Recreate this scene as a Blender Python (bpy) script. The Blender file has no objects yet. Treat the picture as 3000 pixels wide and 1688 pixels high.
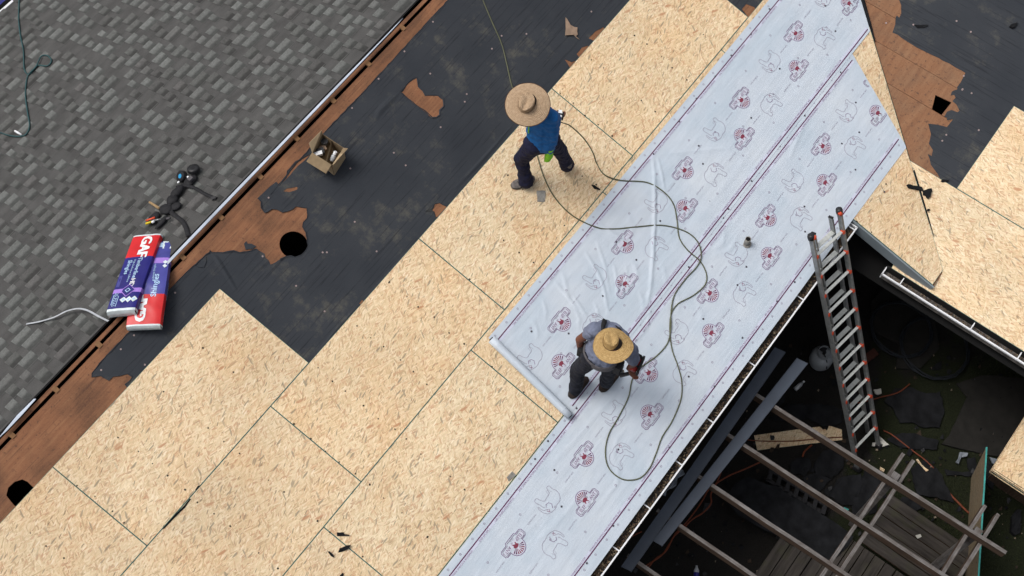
import bpy, bmesh, math, random
from mathutils import Vector, Matrix, noise
from mathutils.geometry import tessellate_polygon, delaunay_2d_cdt

# ------------------------------------------------------------------ camera, world, sun, exposure
SC = bpy.context.scene
COL = SC.collection
V = Vector
CAM = V((-2.2049789, -4.8170414, 13.1198072))
ROW = [V((0.60528369, -0.79600983, 0.0)), V((-0.72354061, -0.5501783, -0.41688466)), V((0.33184429, 0.25233349, -0.90895939))]
FPX = 3925.8043
cd = bpy.data.cameras.new('camera'); cam = bpy.data.objects.new('camera', cd); COL.objects.link(cam)
cd.sensor_width = 36.0; cd.lens = 36.0 * FPX / 3000.0; cd.clip_end = 400; cd.clip_start = 0.1
cam.matrix_world = Matrix(((ROW[0].x, -ROW[1].x, -ROW[2].x, CAM.x), (ROW[0].y, -ROW[1].y, -ROW[2].y, CAM.y),
                           (ROW[0].z, -ROW[1].z, -ROW[2].z, CAM.z), (0, 0, 0, 1)))
SC.camera = cam
SUN_EL, SUN_AZ = math.radians(62), math.radians(118)      # azimuth measured from +X towards +Y
W = bpy.data.worlds.new('World'); SC.world = W; W.use_nodes = True
nt = W.node_tree; nt.nodes.clear()
sky = nt.nodes.new('ShaderNodeTexSky'); sky.sky_type = 'NISHITA'; sky.sun_disc = False
sky.sun_elevation = SUN_EL; sky.sun_rotation = math.radians(90) - SUN_AZ
sky.air_density = 1.0; sky.dust_density = 6.0; sky.ozone_density = 1.0
hs = nt.nodes.new('ShaderNodeHueSaturation'); hs.inputs['Saturation'].default_value = 0.35
bg = nt.nodes.new('ShaderNodeBackground'); bg.inputs['Strength'].default_value = 0.135
wo = nt.nodes.new('ShaderNodeOutputWorld')
nt.links.new(sky.outputs[0], hs.inputs['Color']); nt.links.new(hs.outputs[0], bg.inputs[0]); nt.links.new(bg.outputs[0], wo.inputs[0])
sd = bpy.data.lights.new('sun', 'SUN'); sd.energy = 1.5; sd.angle = math.radians(22); sd.color = (1.0, 0.97, 0.93)
sun = bpy.data.objects.new('sun', sd); COL.objects.link(sun)
sdir = V((math.cos(SUN_EL) * math.cos(SUN_AZ), math.cos(SUN_EL) * math.sin(SUN_AZ), math.sin(SUN_EL)))
sun.rotation_euler = sdir.to_track_quat('Z', 'Y').to_euler(); sun.location = (0, 0, 30)
SC.view_settings.view_transform = 'Standard'; SC.view_settings.look = 'None'
SC.view_settings.exposure = 0.0; SC.view_settings.gamma = 1.0; SC.view_settings.use_curve_mapping = False
SC.render.engine = 'CYCLES'
SC.cycles.max_bounces = 6

# ------------------------------------------------------------------ geometry of the place
RND = random.Random(11)
SP = math.radians(15.148); TP, CP, SN = math.tan(SP), math.cos(SP), math.sin(SP)
WK = 0.3246; WQ = math.atan(WK); WC, WS = math.cos(WQ), math.sin(WQ)
XV = 10.33; XE = 6.06; YR = 1.79; ZR = TP * YR; ZG = -3.95
def ray(x, y): return ROW[0] * ((x - 1500) / FPX) + ROW[1] * ((y - 844) / FPX) + ROW[2]
def hitp(x, y, p, n):
    d = ray(x, y); return CAM + d * ((p - CAM).dot(n) / d.dot(n))
def onz(x, y, z): return hitp(x, y, V((0, 0, z)), V((0, 0, 1)))
NM = V((0, -SN, CP)); NW = V((-WS, 0, WC)); NF = V((0, SN, CP))
def MP(x, s, h=0.0): return V((x, -CP * s, -SN * s)) + NM * h
def WP(w, r, h=0.0): return V((XE + WC * r, -w, WK * (XE - XV) + WS * r)) + NW * h
def FP(x, t, h=0.0): return V((x, YR + CP * t, ZR - SN * t)) + NF * h
def pm(x, y, h=0.0):
    p = hitp(x, y, NM * h, NM); return (p.x, -(p - NM * h).y / CP)
def pw(x, y, h=0.0):
    o = V((XE, 0, WK * (XE - XV))) + NW * h; p = hitp(x, y, o, NW); return (-p.y, (p - o).x / WC)
def pf(x, y, h=0.0):
    o = V((0, YR, ZR)) + NF * h; p = hitp(x, y, o, NF); return (p.x, (p - o).y / CP)
def tl(tx, ty, pts): return [(tx + a / 2.5733, ty + b / 2.5733) for a, b in pts]
def inview(p, m=60):
    d = p - CAM; z = d.dot(ROW[2])
    if z < .1: return False
    x = 1500 + FPX * d.dot(ROW[0]) / z; y = 844 + FPX * d.dot(ROW[1]) / z
    return -m < x < 3000 + m and -m < y < 1688 + m

# ------------------------------------------------------------------ mesh helpers
class MB:
    def __init__(s): s.v = []; s.f = []; s.m = []; s.u = []; s.t = []
    def add(s, vs, fs, m=0, uv=None, tone=0.0):
        o = len(s.v); s.v += [tuple(v) for v in vs]
        for f in fs:
            s.f.append([o + i for i in f]); s.m.append(m)
            s.u.append([uv[i] for i in f] if uv else None); s.t.append(tone)
    def slab(s, P, poly, h0, h1, mt=0, ms=None, holes=(), uvo=(0, 0), bottom=False, rim=None, tone=0.0):
        ms = mt if ms is None else ms
        area = sum(poly[i][0] * poly[(i + 1) % len(poly)][1] - poly[(i + 1) % len(poly)][0] * poly[i][1] for i in range(len(poly)))
        if area < 0: poly = poly[::-1]
        flip = (P(1, 0, 0) - P(0, 0, 0)).cross(P(0, 1, 0) - P(0, 0, 0)).dot(P(0, 0, 1) - P(0, 0, 0)) < 0
        loops = [list(poly)] + [list(h) for h in holes]
        if rim:
            inner = inset(poly, rim[0]); n = len(poly)
            o = [P(a, b, h1) for a, b in poly]; i_ = [P(a, b, h1) for a, b in inner]
            fs = [(k, (k + 1) % n, n + (k + 1) % n, n + k) for k in range(n)]
            if flip: fs = [f[::-1] for f in fs]
            s.add(o + i_, fs, rim[1], [(a + uvo[0], b + uvo[1]) for a, b in poly + inner], tone)
            loops = [inner]
        flat = [p for l in loops for p in l]
        if holes or len(poly) > 40:
            ed = []; o_ = 0
            for l in loops: ed += [(o_ + k, o_ + (k + 1) % len(l)) for k in range(len(l))]; o_ += len(l)
            vo, _, tris, *_r = delaunay_2d_cdt([V(p) for p in flat], ed, [], 0, 1e-6)
            flat = [(v.x, v.y) for v in vo]
            def cen_in(t, l):
                x, y = (sum(flat[i][k] for i in t) / 3 for k in (0, 1)); c = False; j = len(l) - 1
                for i in range(len(l)):
                    if (l[i][1] > y) != (l[j][1] > y) and x < (l[j][0] - l[i][0]) * (y - l[i][1]) / (l[j][1] - l[i][1]) + l[i][0]: c = not c
                    j = i
                return c
            tris = [t for t in tris if cen_in(t, loops[0]) and not any(cen_in(t, l) for l in loops[1:])]
        else: tris = tessellate_polygon([[V((a, b, 0)) for a, b in l] for l in loops])
        out = []
        for t in tris:
            a, b, c = (flat[i] for i in t)
            ar = (b[0] - a[0]) * (c[1] - a[1]) - (c[0] - a[0]) * (b[1] - a[1])
            if abs(ar) < 1e-12: continue
            t = tuple(t) if (ar > 0) != flip else tuple(t)[::-1]
            out.append(t)
        uv = [(a + uvo[0], b + uvo[1]) for a, b in flat]
        s.add([P(a, b, h1) for a, b in flat], out, mt, uv, tone)
        if bottom: s.add([P(a, b, h0) for a, b in flat], [t[::-1] for t in out], ms, uv, tone)
        for l in [list(poly)] + [list(h) for h in holes]:
            ar = sum(l[i][0] * l[(i + 1) % len(l)][1] - l[(i + 1) % len(l)][0] * l[i][1] for i in range(len(l)))
            hole = l is not None and any(l == list(h) for h in holes)
            if (ar < 0) != hole: l = l[::-1]
            n = len(l)
            for k in range(n):
                a, b = l[k], l[(k + 1) % n]
                q = [P(a[0], a[1], h0), P(b[0], b[1], h0), P(b[0], b[1], h1), P(a[0], a[1], h1)]
                f = (0, 1, 2, 3) if not flip else (3, 2, 1, 0)
                s.add(q, [f], ms, [(a[0], a[1]), (b[0], b[1]), (b[0], b[1] + .01), (a[0], a[1] + .01)], tone)
    def box(s, c, x, y, z, m=0, tone=0.0):
        c = V(c); x, y, z = V(x), V(y), V(z)          # half axes
        if x.cross(y).dot(z) < 0: x = -x
        p = [c + x * a + y * b + z * d for a in (-1, 1) for b in (-1, 1) for d in (-1, 1)]
        lx, ly, lz = x.length * 2, y.length * 2, z.length * 2
        for f, u in (((0, 1, 3, 2), (lz, ly)), ((4, 6, 7, 5), (ly, lz)), ((0, 4, 5, 1), (lx, lz)), ((2, 3, 7, 6), (lz, lx)), ((0, 2, 6, 4), (ly, lx)), ((1, 5, 7, 3), (lx, ly))):
            s.add([p[i] for i in f], [(0, 1, 2, 3)], m, [(0, 0), (u[0], 0), u, (0, u[1])], tone)
    def beam(s, a, b, w, h, up=(0, 0, 1), m=0, tone=0.0):  # a,b: centre line of the TOP face
        a, b = V(a), V(b); d = (b - a); L = d.length; d.normalize()
        sd_ = d.cross(V(up)).normalized(); u = sd_.cross(d).normalized()
        s.box((a + b) / 2 - u * h / 2, d * L / 2, sd_ * w / 2, u * h / 2, m, tone)
    def tube(s, pts, r, n=8, m=0, cap=True):
        pts = [V(p) for p in pts]; N = len(pts); rs = r if isinstance(r, (list, tuple)) else [r] * N
        t = (pts[1] - pts[0]).normalized(); up = V((0, 0, 1)) if abs(t.z) < .9 else V((1, 0, 0))
        a = t.cross(up).normalized(); vs = []; uv = []; L = 0
        for i in range(N):
            t = (pts[min(i + 1, N - 1)] - pts[max(i - 1, 0)]).normalized()
            a = (a - t * a.dot(t)).normalized(); b = t.cross(a)
            if i: L += (pts[i] - pts[i - 1]).length
            for k in range(n):
                an = 2 * math.pi * k / n; vs.append(pts[i] + (a * math.cos(an) + b * math.sin(an)) * rs[i]); uv.append((L, k / n))
        fs = [(i * n + k, i * n + (k + 1) % n, (i + 1) * n + (k + 1) % n, (i + 1) * n + k) for i in range(N - 1) for k in range(n)]
        if cap: fs += [tuple(range(n))[::-1], tuple((N - 1) * n + k for k in range(n))]
        s.add(vs, fs, m, uv)
    def lathe(s, prof, mat4, n=24, m=0, cap=True):
        vs = []; fs = []; uv = []
        for i, (r, z) in enumerate(prof):
            for k in range(n):
                an = 2 * math.pi * k / n; vs.append(mat4 @ V((r * math.cos(an), r * math.sin(an), z))); uv.append((r * math.cos(an), r * math.sin(an)))
        for i in range(len(prof) - 1):
            for k in range(n): fs.append((i * n + k, i * n + (k + 1) % n, (i + 1) * n + (k + 1) % n, (i + 1) * n + k))
        if cap: fs += [tuple(range(n))[::-1], tuple((len(prof) - 1) * n + k for k in range(n))]
        s.add(vs, fs, m, uv)
    def mesh(s, name, mats, off=V((0, 0, 0)), smooth=False):
        me = bpy.data.meshes.new(name)
        me.from_pydata([(v[0] - off.x, v[1] - off.y, v[2] - off.z) for v in s.v], [], s.f)
        for m in mats: me.materials.append(m)
        me.polygons.foreach_set('material_index', s.m)
        if smooth: me.polygons.foreach_set('use_smooth', [True] * len(s.f))
        if any(u for u in s.u):
            ul = me.uv_layers.new(name='uv'); buf = []
            for f, u in zip(s.f, s.u):
                for k in range(len(f)): buf += (u[k] if u else (0, 0))
            ul.data.foreach_set('uv', [float(b) for b in buf])
        if any(s.t):
            at = me.attributes.new('tone', 'FLOAT', 'FACE'); at.data.foreach_set('value', s.t)
        me.update(); return me
    def obj(s, name, mats, parent=None, smooth=False, kind=None):
        mats = mats if isinstance(mats, (list, tuple)) else [mats]
        off = parent_loc(parent)
        if parent is None and s.v:
            xs, ys, zs = zip(*s.v); off = V(((min(xs) + max(xs)) / 2, (min(ys) + max(ys)) / 2, min(zs)))
        o = bpy.data.objects.new(name, s.mesh(name, mats, off, smooth)); COL.objects.link(o)
        if parent is None: o.location = off
        else: o.parent = parent
        if kind: o['kind'] = kind
        return o
def parent_loc(p):
    l = V((0, 0, 0))
    while p is not None: l = l + V(p.location); p = p.parent
    return l
def inset(poly, d):
    n = len(poly); out = []
    for i in range(n):
        p0, p1, p2 = V(poly[i - 1]), V(poly[i]), V(poly[(i + 1) % n])
        e1 = (p1 - p0).normalized(); e2 = (p2 - p1).normalized(); n1 = V((-e1.y, e1.x)); n2 = V((-e2.y, e2.x))
        b = (n1 + n2); b = b / max(.3, b.dot(n1)); out.append(tuple(p1 + b * d))
    return out
def clip(poly, a, b, c):                                   # keep a*x+b*y<=c
    out = []
    for i in range(len(poly)):
        p, q = poly[i], poly[(i + 1) % len(poly)]; dp = a * p[0] + b * p[1] - c; dq = a * q[0] + b * q[1] - c
        if dp <= 0: out.append(p)
        if dp * dq < 0: t = dp / (dp - dq); out.append((p[0] + (q[0] - p[0]) * t, p[1] + (q[1] - p[1]) * t))
    return out
def rough(poly, step, amp, seed=0, closed=True):           # torn outline
    r = random.Random(seed); out = []; n = len(poly)
    for i in range(n if closed else n - 1):
        a, b = V(poly[i]), V(poly[(i + 1) % n]); L = (b - a).length; k = max(1, int(L / step)); nn = V((-(b - a).y, (b - a).x)) / max(L, 1e-6)
        for j in range(k):
            p = a + (b - a) * (j / k)
            if j or True: p = p + nn * r.uniform(-amp, amp) * (1 if j else .4) + (b - a) / max(L, 1e-6) * r.uniform(-.3, .3) * step * (1 if j else 0)
            out.append((p.x, p.y))
    if not closed: out.append(tuple(poly[-1]))
    return out
def smooth_path(pts, k=8):
    pts = [V(p) for p in pts]; P = [pts[0] * 2 - pts[1]] + pts + [pts[-1] * 2 - pts[-2]]; out = []
    for i in range(1, len(P) - 2):
        for j in range(k):
            t = j / k; a, b, c, d = P[i - 1], P[i], P[i + 1], P[i + 2]
            out.append(.5 * ((2 * b) + (c - a) * t + (2 * a - 5 * b + 4 * c - d) * t * t + (3 * b - a - 3 * c + d) * t ** 3))
    return out + [pts[-1]]
def tag(o, label=None, cat=None, group=None, kind=None):
    if label: o['label'] = label
    if cat: o['category'] = cat
    if group: o['group'] = group
    if kind: o['kind'] = kind
    return o
def thing(name, loc, label, cat, group=None):
    o = bpy.data.objects.new(name, None); COL.objects.link(o); o.location = loc; o.empty_display_size = .2
    return tag(o, label, cat, group)
def copy_tree(o, parent=None):
    c = o.copy(); COL.objects.link(c)
    if parent: c.parent = parent
    for ch in o.children: copy_tree(ch, c)
    return c
TXT = {}
def text2d(s, size):
    if s not in TXT:
        cu = bpy.data.curves.new('t', 'FONT'); cu.body = s; cu.size = 1; cu.align_x = 'CENTER'; cu.align_y = 'CENTER'; cu.resolution_u = 2
        ob = bpy.data.objects.new('t', cu); COL.objects.link(ob); dg = bpy.context.evaluated_depsgraph_get()
        me = bpy.data.meshes.new_from_object(ob.evaluated_get(dg))
        TXT[s] = ([(v.co.x, v.co.y) for v in me.vertices], [tuple(p.vertices) for p in me.polygons])
        bpy.data.objects.remove(ob); bpy.data.curves.remove(cu); bpy.data.meshes.remove(me)
    vs, fs = TXT[s]; return [(a * size, b * size) for a, b in vs], fs

# ------------------------------------------------------------------ materials
class N:
    def __init__(s, name):
        s.mat = bpy.data.materials.new(name); s.mat.use_nodes = True; s.t = s.mat.node_tree
        s.b = s.t.nodes['Principled BSDF']
    def n(s, typ, **kw):
        o = s.t.nodes.new('ShaderNode' + typ)
        for k, v in kw.items():
            if k.startswith('i_'):
                key = k[2:].replace('_', ' '); o.inputs[int(key) if key.isdigit() else key].default_value = v
            else: setattr(o, k, v)
        return o
    def l(s, a, b): s.t.links.new(a, b)
    def coords(s, uv=False, scale=(1, 1, 1), rot=0.0, loc=(0, 0, 0)):
        tc = s.n('TexCoord'); mp = s.n('Mapping'); mp.inputs['Scale'].default_value = scale
        mp.inputs['Rotation'].default_value = (0, 0, rot); mp.inputs['Location'].default_value = loc
        s.l(tc.outputs['UV' if uv else 'Object'], mp.inputs[0]); return mp.outputs[0]
    def noise(s, co, scale, detail=4, rough_=.55):
        o = s.n('TexNoise', i_Scale=scale, i_Detail=detail, i_Roughness=rough_); s.l(co, o.inputs['Vector']); return o
    def ramp(s, fac, stops, interp='LINEAR'):
        o = s.n('ValToRGB'); cr = o.color_ramp; cr.interpolation = interp
        while len(cr.elements) < len(stops): cr.elements.new(.5)
        for e, (p, c) in zip(cr.elements, stops): e.position = p; e.color = (c, c, c, 1) if isinstance(c, (int, float)) else (*c, 1)
        s.l(fac, o.inputs[0]); return o.outputs[0]
    def mix(s, fac, a, b, mode='MIX'):
        o = s.n('MixRGB', blend_type=mode)
        for v, i in ((fac, 0), (a, 1), (b, 2)):
            if isinstance(v, (int, float)): o.inputs[i].default_value = v if i == 0 else (v, v, v, 1)
            elif isinstance(v, tuple): o.inputs[i].default_value = (*v, 1)
            else: s.l(v, o.inputs[i])
        return o.outputs[0]
    def math(s, op, a, b=0.0):
        o = s.n('Math', operation=op)
        for v, i in ((a, 0), (b, 1)):
            if isinstance(v, (int, float)): o.inputs[i].default_value = v
            else: s.l(v, o.inputs[i])
        return o.outputs[0]
    def bump(s, h, strength=.3, dist=.01):
        o = s.n('Bump', i_Strength=strength, i_Distance=dist); s.l(h, o.inputs['Height']); s.l(o.outputs[0], s.b.inputs['Normal'])
    def out(s, col, r=.8, metal=0.0, spec=.3):
        if isinstance(col, tuple): s.b.inputs['Base Color'].default_value = (*col, 1)
        else: s.l(col, s.b.inputs['Base Color'])
        if isinstance(r, (int, float)): s.b.inputs['Roughness'].default_value = r
        else: s.l(r, s.b.inputs['Roughness'])
        s.b.inputs['Metallic'].default_value = metal; s.b.inputs['Specular IOR Level'].default_value = spec
        return s.mat
def plain(name, c, r=.7, var=.15, sc=8, metal=0.0, bump=.0, bsc=60, spec=.3, uv=False):
    n = N(name); co = n.coords(uv); a = n.noise(co, sc).outputs['Fac']
    k = n.ramp(a, [(.3, 1 - var), (.7, 1 + var)])
    c2 = n.mix(1.0, c, k, 'MULTIPLY')
    if bump: n.bump(n.noise(co, bsc, 3).outputs['Fac'], bump, .004)
    return n.out(c2, r, metal, spec)

def osb_mat(name, dark=1.0):
    n = N(name)
    oi = n.n('ObjectInfo'); tc = n.n('TexCoord'); off = n.n('VectorMath', operation='SCALE'); cx = n.n('CombineXYZ')
    n.l(oi.outputs['Random'], cx.inputs[0]); n.l(oi.outputs['Random'], cx.inputs[1]); n.l(cx.outputs[0], off.inputs[0]); off.inputs['Scale'].default_value = 37.0
    ad = n.n('VectorMath', operation='ADD'); n.l(tc.outputs['UV'], ad.inputs[0]); n.l(off.outputs[0], ad.inputs[1]); base = ad.outputs[0]
    wn = n.n('TexNoise', i_Scale=5.0, i_Detail=2.0); n.l(base, wn.inputs['Vector'])
    ws = n.n('VectorMath', operation='SUBTRACT'); n.l(wn.outputs['Color'], ws.inputs[0]); ws.inputs[1].default_value = (.5, .5, .5)
    wm = n.n('VectorMath', operation='SCALE'); n.l(ws.outputs[0], wm.inputs[0]); wm.inputs['Scale'].default_value = .055
    wa = n.n('VectorMath', operation='ADD'); n.l(base, wa.inputs[0]); n.l(wm.outputs[0], wa.inputs[1]); wco = wa.outputs[0]
    def strands(rot, sx, sy, loc):
        mp = n.n('Mapping'); mp.inputs['Rotation'].default_value = (0, 0, rot); mp.inputs['Location'].default_value = loc
        n.l(wco, mp.inputs[0]); m2 = n.n('Mapping'); m2.inputs['Scale'].default_value = (sx, sy, 1); n.l(mp.outputs[0], m2.inputs[0])
        v = n.n('TexVoronoi', i_Scale=1.0, voronoi_dimensions='2D'); n.l(m2.outputs[0], v.inputs['Vector'])
        sp = n.n('SeparateColor'); n.l(v.outputs['Color'], sp.inputs[0]); return sp.outputs[0], sp.outputs[1], v.outputs['Distance']
    cream = [(0, (.50, .365, .22)), (.10, (.645, .50, .315)), (.4, (.725, .585, .385)), (.7, (.80, .67, .475)), (.86, (.66, .475, .30)), (.93, (.57, .365, .225)), (1, (.52, .38, .25))]
    a, a2, ad_ = strands(.10, 14, 76, (0, 0, 0)); b, b2, bd = strands(.50, 16, 86, (3, 1, 0)); c, c2, cd_ = strands(-.34, 16, 82, (7, 5, 0)); e, e2, ed = strands(1.10, 21, 96, (2, 9, 0))
    ca = n.ramp(a, cream); cb = n.ramp(b, cream); cc = n.ramp(c, cream); ce = n.ramp(e, cream)
    m1 = n.ramp(b2, [(.5, 0), (.53, 1)]); m2_ = n.ramp(c2, [(.62, 0), (.65, 1)]); m3 = n.ramp(e2, [(.8, 0), (.83, 1)])
    col = n.mix(m1, ca, cb); col = n.mix(m2_, col, cc); col = n.mix(m3, col, ce)
    # pith-edge darkening between strands and fine fibre
    fb = n.n('Mapping'); fb.inputs['Scale'].default_value = (24, 230, 1); fb.inputs['Rotation'].default_value = (0, 0, .15); n.l(wco, fb.inputs[0])
    f1 = n.n('TexNoise', i_Scale=1.0, i_Detail=4.0); n.l(fb.outputs[0], f1.inputs['Vector'])
    col = n.mix(1.0, col, n.ramp(f1.outputs['Fac'], [(.3, .84), (.7, 1.12)]), 'MULTIPLY')
    # sparse grey, weathered and orange strands
    for rot, loc, lo, tint, sx, sy in ((.05, (11, 2, 0), .968, (.29, .245, .175), 8.5, 40), (.45, (5, 13, 0), .972, (.35, .285, .20), 9, 44), (-.35, (1, 17, 0), .978, (.47, .25, .14), 8, 28), (.3, (19, 4, 0), .968, (.23, .185, .125), 14, 80), (1.1, (4, 29, 0), .982, (.32, .27, .195), 8, 40), (.0, (14, 24, 0), .955, (.58, .38, .255), 15, 70), (-.2, (8, 31, 0), .976, (.36, .265, .18), 22, 110), (.2, (40, 7, 0), .965, (.84, .73, .56), 12, 52)):
        r, r2, dd = strands(rot, sx, sy, loc)
        k = n.math('MULTIPLY', n.ramp(r, [(lo, 0), (lo + .01, .85)]), n.ramp(dd, [(.28, 1), (.46, 0)]))
        col = n.mix(k, col, tint)
    big = n.noise(base, .9, 3).outputs['Fac']; col = n.mix(1.0, col, n.ramp(big, [(.3, .90), (.7, 1.06)]), 'MULTIPLY')
    col = n.mix(n.ramp(n.noise(base, 1.7, 2).outputs['Fac'], [(.42, 0), (.72, .75)]), col, n.mix(1.0, col, (.99, .89, .79), 'MULTIPLY'))
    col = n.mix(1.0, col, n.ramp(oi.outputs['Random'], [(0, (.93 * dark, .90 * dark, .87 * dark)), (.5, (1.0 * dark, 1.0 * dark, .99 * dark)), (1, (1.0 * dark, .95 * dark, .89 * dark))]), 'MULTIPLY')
    n.bump(n.math('ADD', n.math('MULTIPLY', a, .6), f1.outputs['Fac']), .25, .002)
    return n.out(col, .75)
M = {}
M['osb'] = osb_mat('oriented_strand_board')
M['osb_shaded'] = osb_mat('shaded_strand_board', .36)  # darker copy: shade on the standing board's face put into the colour
M['osb_edge'] = plain('teal_edge_paint', (.12, .245, .20), .7, .35, 30, uv=True)
M['osb_side'] = plain('board_side_teal', (.03, .11, .10), .7, .3, 30)
M['teal'] = plain('bright_teal_edge', (.03, .22, .20), .6, .3, 10)

n = N('black_felt'); co = n.coords(True)
a = n.noise(co, 1.3, 5).outputs['Fac']; b = n.noise(n.coords(True, (1, 40, 1)), 1.2, 3).outputs['Fac']
c = n.noise(co, 240, 2).outputs['Fac']; d = n.noise(co, 4.6, 7, .75).outputs['Fac']
col = n.ramp(a, [(.3, (.022, .026, .033)), (.7, (.034, .038, .045))])
col = n.mix(n.ramp(n.math('MULTIPLY', a, n.ramp(d, [(.3, .2), (.8, 1.5)])), [(.42, 0), (.80, .75)]), col, (.105, .098, .078))
col = n.mix(1.0, col, n.ramp(c, [(.25, .65), (.75, 1.35)]), 'MULTIPLY')
col = n.mix(n.ramp(b, [(.58, 0), (.63, .75), (.68, 0)]), col, (.010, .011, .015))
n.bump(n.math('ADD', n.math('MULTIPLY', c, .3), b), .35, .004)
M['felt'] = n.out(col, .85)

n = N('old_red_decking'); co = n.coords(True)
g = n.noise(n.coords(True, (2.2, 34, 1)), 1.0, 5, .6).outputs['Fac']; a = n.noise(co, 2.2, 5).outputs['Fac']; sp_ = n.noise(co, 26, 3, .7).outputs['Fac']
col = n.ramp(g, [(.25, (.155, .062, .030)), (.5, (.215, .092, .044)), (.75, (.265, .130, .064))])
col = n.mix(n.ramp(a, [(.42, 0), (.64, .85)]), col, n.ramp(g, [(.3, (.050, .022, .014)), (.7, (.13, .058, .028))]))
ck = n.noise(n.coords(True, (.7, 26, 1)), 1.0, 2).outputs['Fac']
col = n.mix(n.ramp(ck, [(.60, 0), (.625, .7), (.65, 0)]), col, (.045, .02, .014))
col = n.mix(n.ramp(sp_, [(.58, 0), (.68, .75)]), col, (.06, .026, .018)); col = n.mix(n.ramp(n.noise(co, 70, 3, .7).outputs['Fac'], [(.3, .25), (.7, 0)]), col, (.33, .17, .09))
n.bump(g, .35, .004)
M['decking'] = n.out(col, .8)

n = N('wing_decking'); co = n.coords(True)
g = n.noise(n.coords(True, (14, 2.0, 1)), 1.0, 5, .65).outputs['Fac']; a = n.noise(co, 3.0, 5).outputs['Fac']; sp_ = n.noise(co, 22, 3, .75).outputs['Fac']
col = n.ramp(g, [(.25, (.125, .052, .026)), (.5, (.195, .090, .044)), (.75, (.245, .128, .066))])
col = n.mix(n.ramp(a, [(.45, 0), (.7, .6)]), col, n.ramp(g, [(.3, (.11, .06, .038)), (.7, (.19, .12, .07))]))
col = n.mix(n.ramp(sp_, [(.57, 0), (.66, .85)]), col, (.045, .025, .020)); col = n.mix(n.ramp(n.noise(co, 70, 3, .7).outputs['Fac'], [(.3, .3), (.7, 0)]), col, (.33, .18, .10))
n.bump(g, .35, .004)
M['decking2'] = n.out(col, .8)

n = N('shingle_granules'); oi = n.n('ObjectInfo'); at = n.n('Attribute', attribute_name='tone')
tone = n.math('FRACT', n.math('ADD', oi.outputs['Random'], at.outputs['Fac'])); co = n.coords(False)
gr = n.noise(co, 330, 2).outputs['Fac']; bl = n.noise(co, 26, 3).outputs['Fac']; lg = n.noise(co, 1.1, 3).outputs['Fac']
col = n.ramp(tone, [(0, (.066, .065, .063)), (.25, (.083, .085, .081)), (.5, (.100, .104, .100)), (.75, (.120, .125, .120)), (1, (.084, .081, .079))])
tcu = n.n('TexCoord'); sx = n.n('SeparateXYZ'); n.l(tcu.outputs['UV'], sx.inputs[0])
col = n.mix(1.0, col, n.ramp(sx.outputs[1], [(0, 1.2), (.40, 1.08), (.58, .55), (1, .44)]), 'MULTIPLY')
col = n.mix(1.0, col, n.ramp(gr, [(.2, .5), (.8, 1.5)]), 'MULTIPLY'); col = n.mix(1.0, col, n.ramp(bl, [(.3, .8), (.7, 1.2)]), 'MULTIPLY')
col = n.mix(1.0, col, n.ramp(lg, [(.3, .85), (.7, 1.12)]), 'MULTIPLY')
n.bump(gr, .5, .002)
M['shingle'] = n.out(col, .92)
n = N('shingle_base_layer'); co = n.coords(True); gr = n.noise(n.coords(False), 330, 2).outputs['Fac']
ln = n.noise(n.coords(True, (3.5, 7, 1)), 1.0, 1).outputs['Fac']
col = n.ramp(ln, [(.3, (.054, .053, .052)), (.7, (.077, .076, .074))]); col = n.mix(1.0, col, n.ramp(gr, [(.2, .5), (.8, 1.5)]), 'MULTIPLY'); n.bump(gr, .5, .002)
M['shingle_base'] = n.out(col, .92)

n = N('white_underlayment'); co = n.coords(True)
a = n.noise(co, 1.6, 5, .6).outputs['Fac']; f = n.noise(co, 420, 2).outputs['Fac']; st = n.noise(n.coords(True, (1.2, 9, 1)), 2.0, 4).outputs['Fac']
col = n.ramp(a, [(.30, (.440, .515, .590)), (.52, (.500, .557, .625)), (.72, (.540, .588, .64))])
col = n.mix(1.0, col, n.ramp(f, [(.25, .93), (.75, 1.06)]), 'MULTIPLY'); col = n.mix(1.0, col, n.ramp(st, [(.3, .95), (.7, 1.03)]), 'MULTIPLY')
sc_ = n.noise(n.coords(True, (1.0, 1.6, 1), .6), 3.3, 6, .72).outputs['Fac']; col = n.mix(n.ramp(sc_, [(.60, 0), (.74, .30)]), col, (.30, .33, .38))
n.bump(n.math('ADD', n.math('MULTIPLY', st, 2.0), n.math('MULTIPLY', f, .25)), .30, .008)
M['under'] = n.out(col, .55, 0, .4)
M['magenta'] = plain('magenta_print', (.20, .03, .10), .6, .15, 40)
M['maroon'] = plain('maroon_print', (.20, .035, .062), .6, .15, 40)
M['violet'] = plain('violet_print', (.17, .10, .20), .6, .2, 40)
M['purple'] = plain('purple_print', (.10, .022, .075), .6, .2, 40)
M['pink'] = plain('pale_pink_print', (.51, .525, .61), .6, .08, 40)
M['ghost'] = plain('pale_grey_print', (.29, .275, .345), .6, .12, 60)
M['pinktext'] = plain('lilac_text_band', (.525, .55, .66), .6, .08, 60)
M['tint'] = plain('grey_violet_print', (.14, .07, .14), .6, .2, 60)
M['black'] = plain('black_fabric', (.012, .012, .014), .75, .3, 30, bump=.3)
M['darkplastic'] = plain('dark_plastic', (.02, .02, .022), .4, .2, 20)
M['ridge_white'] = plain('bluish_white_strip', (.42, .47, .55), .5, .25, 2)
M['metal_white'] = plain('white_painted_metal', (.70, .71, .73), .4, .06, 5)
M['metal_grey'] = plain('grey_fascia_metal', (.20, .235, .255), .45, .12, 3)
M['white'] = plain('white_plastic', (.75, .76, .78), .45, .06, 20)
M['alu'] = plain('aluminium', (.24, .25, .25), .45, .22, 14, metal=.5)
M['alu_tread'] = plain('ridged_aluminium_tread', (.55, .57, .55), .5, .12, 30, metal=.35)
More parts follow.
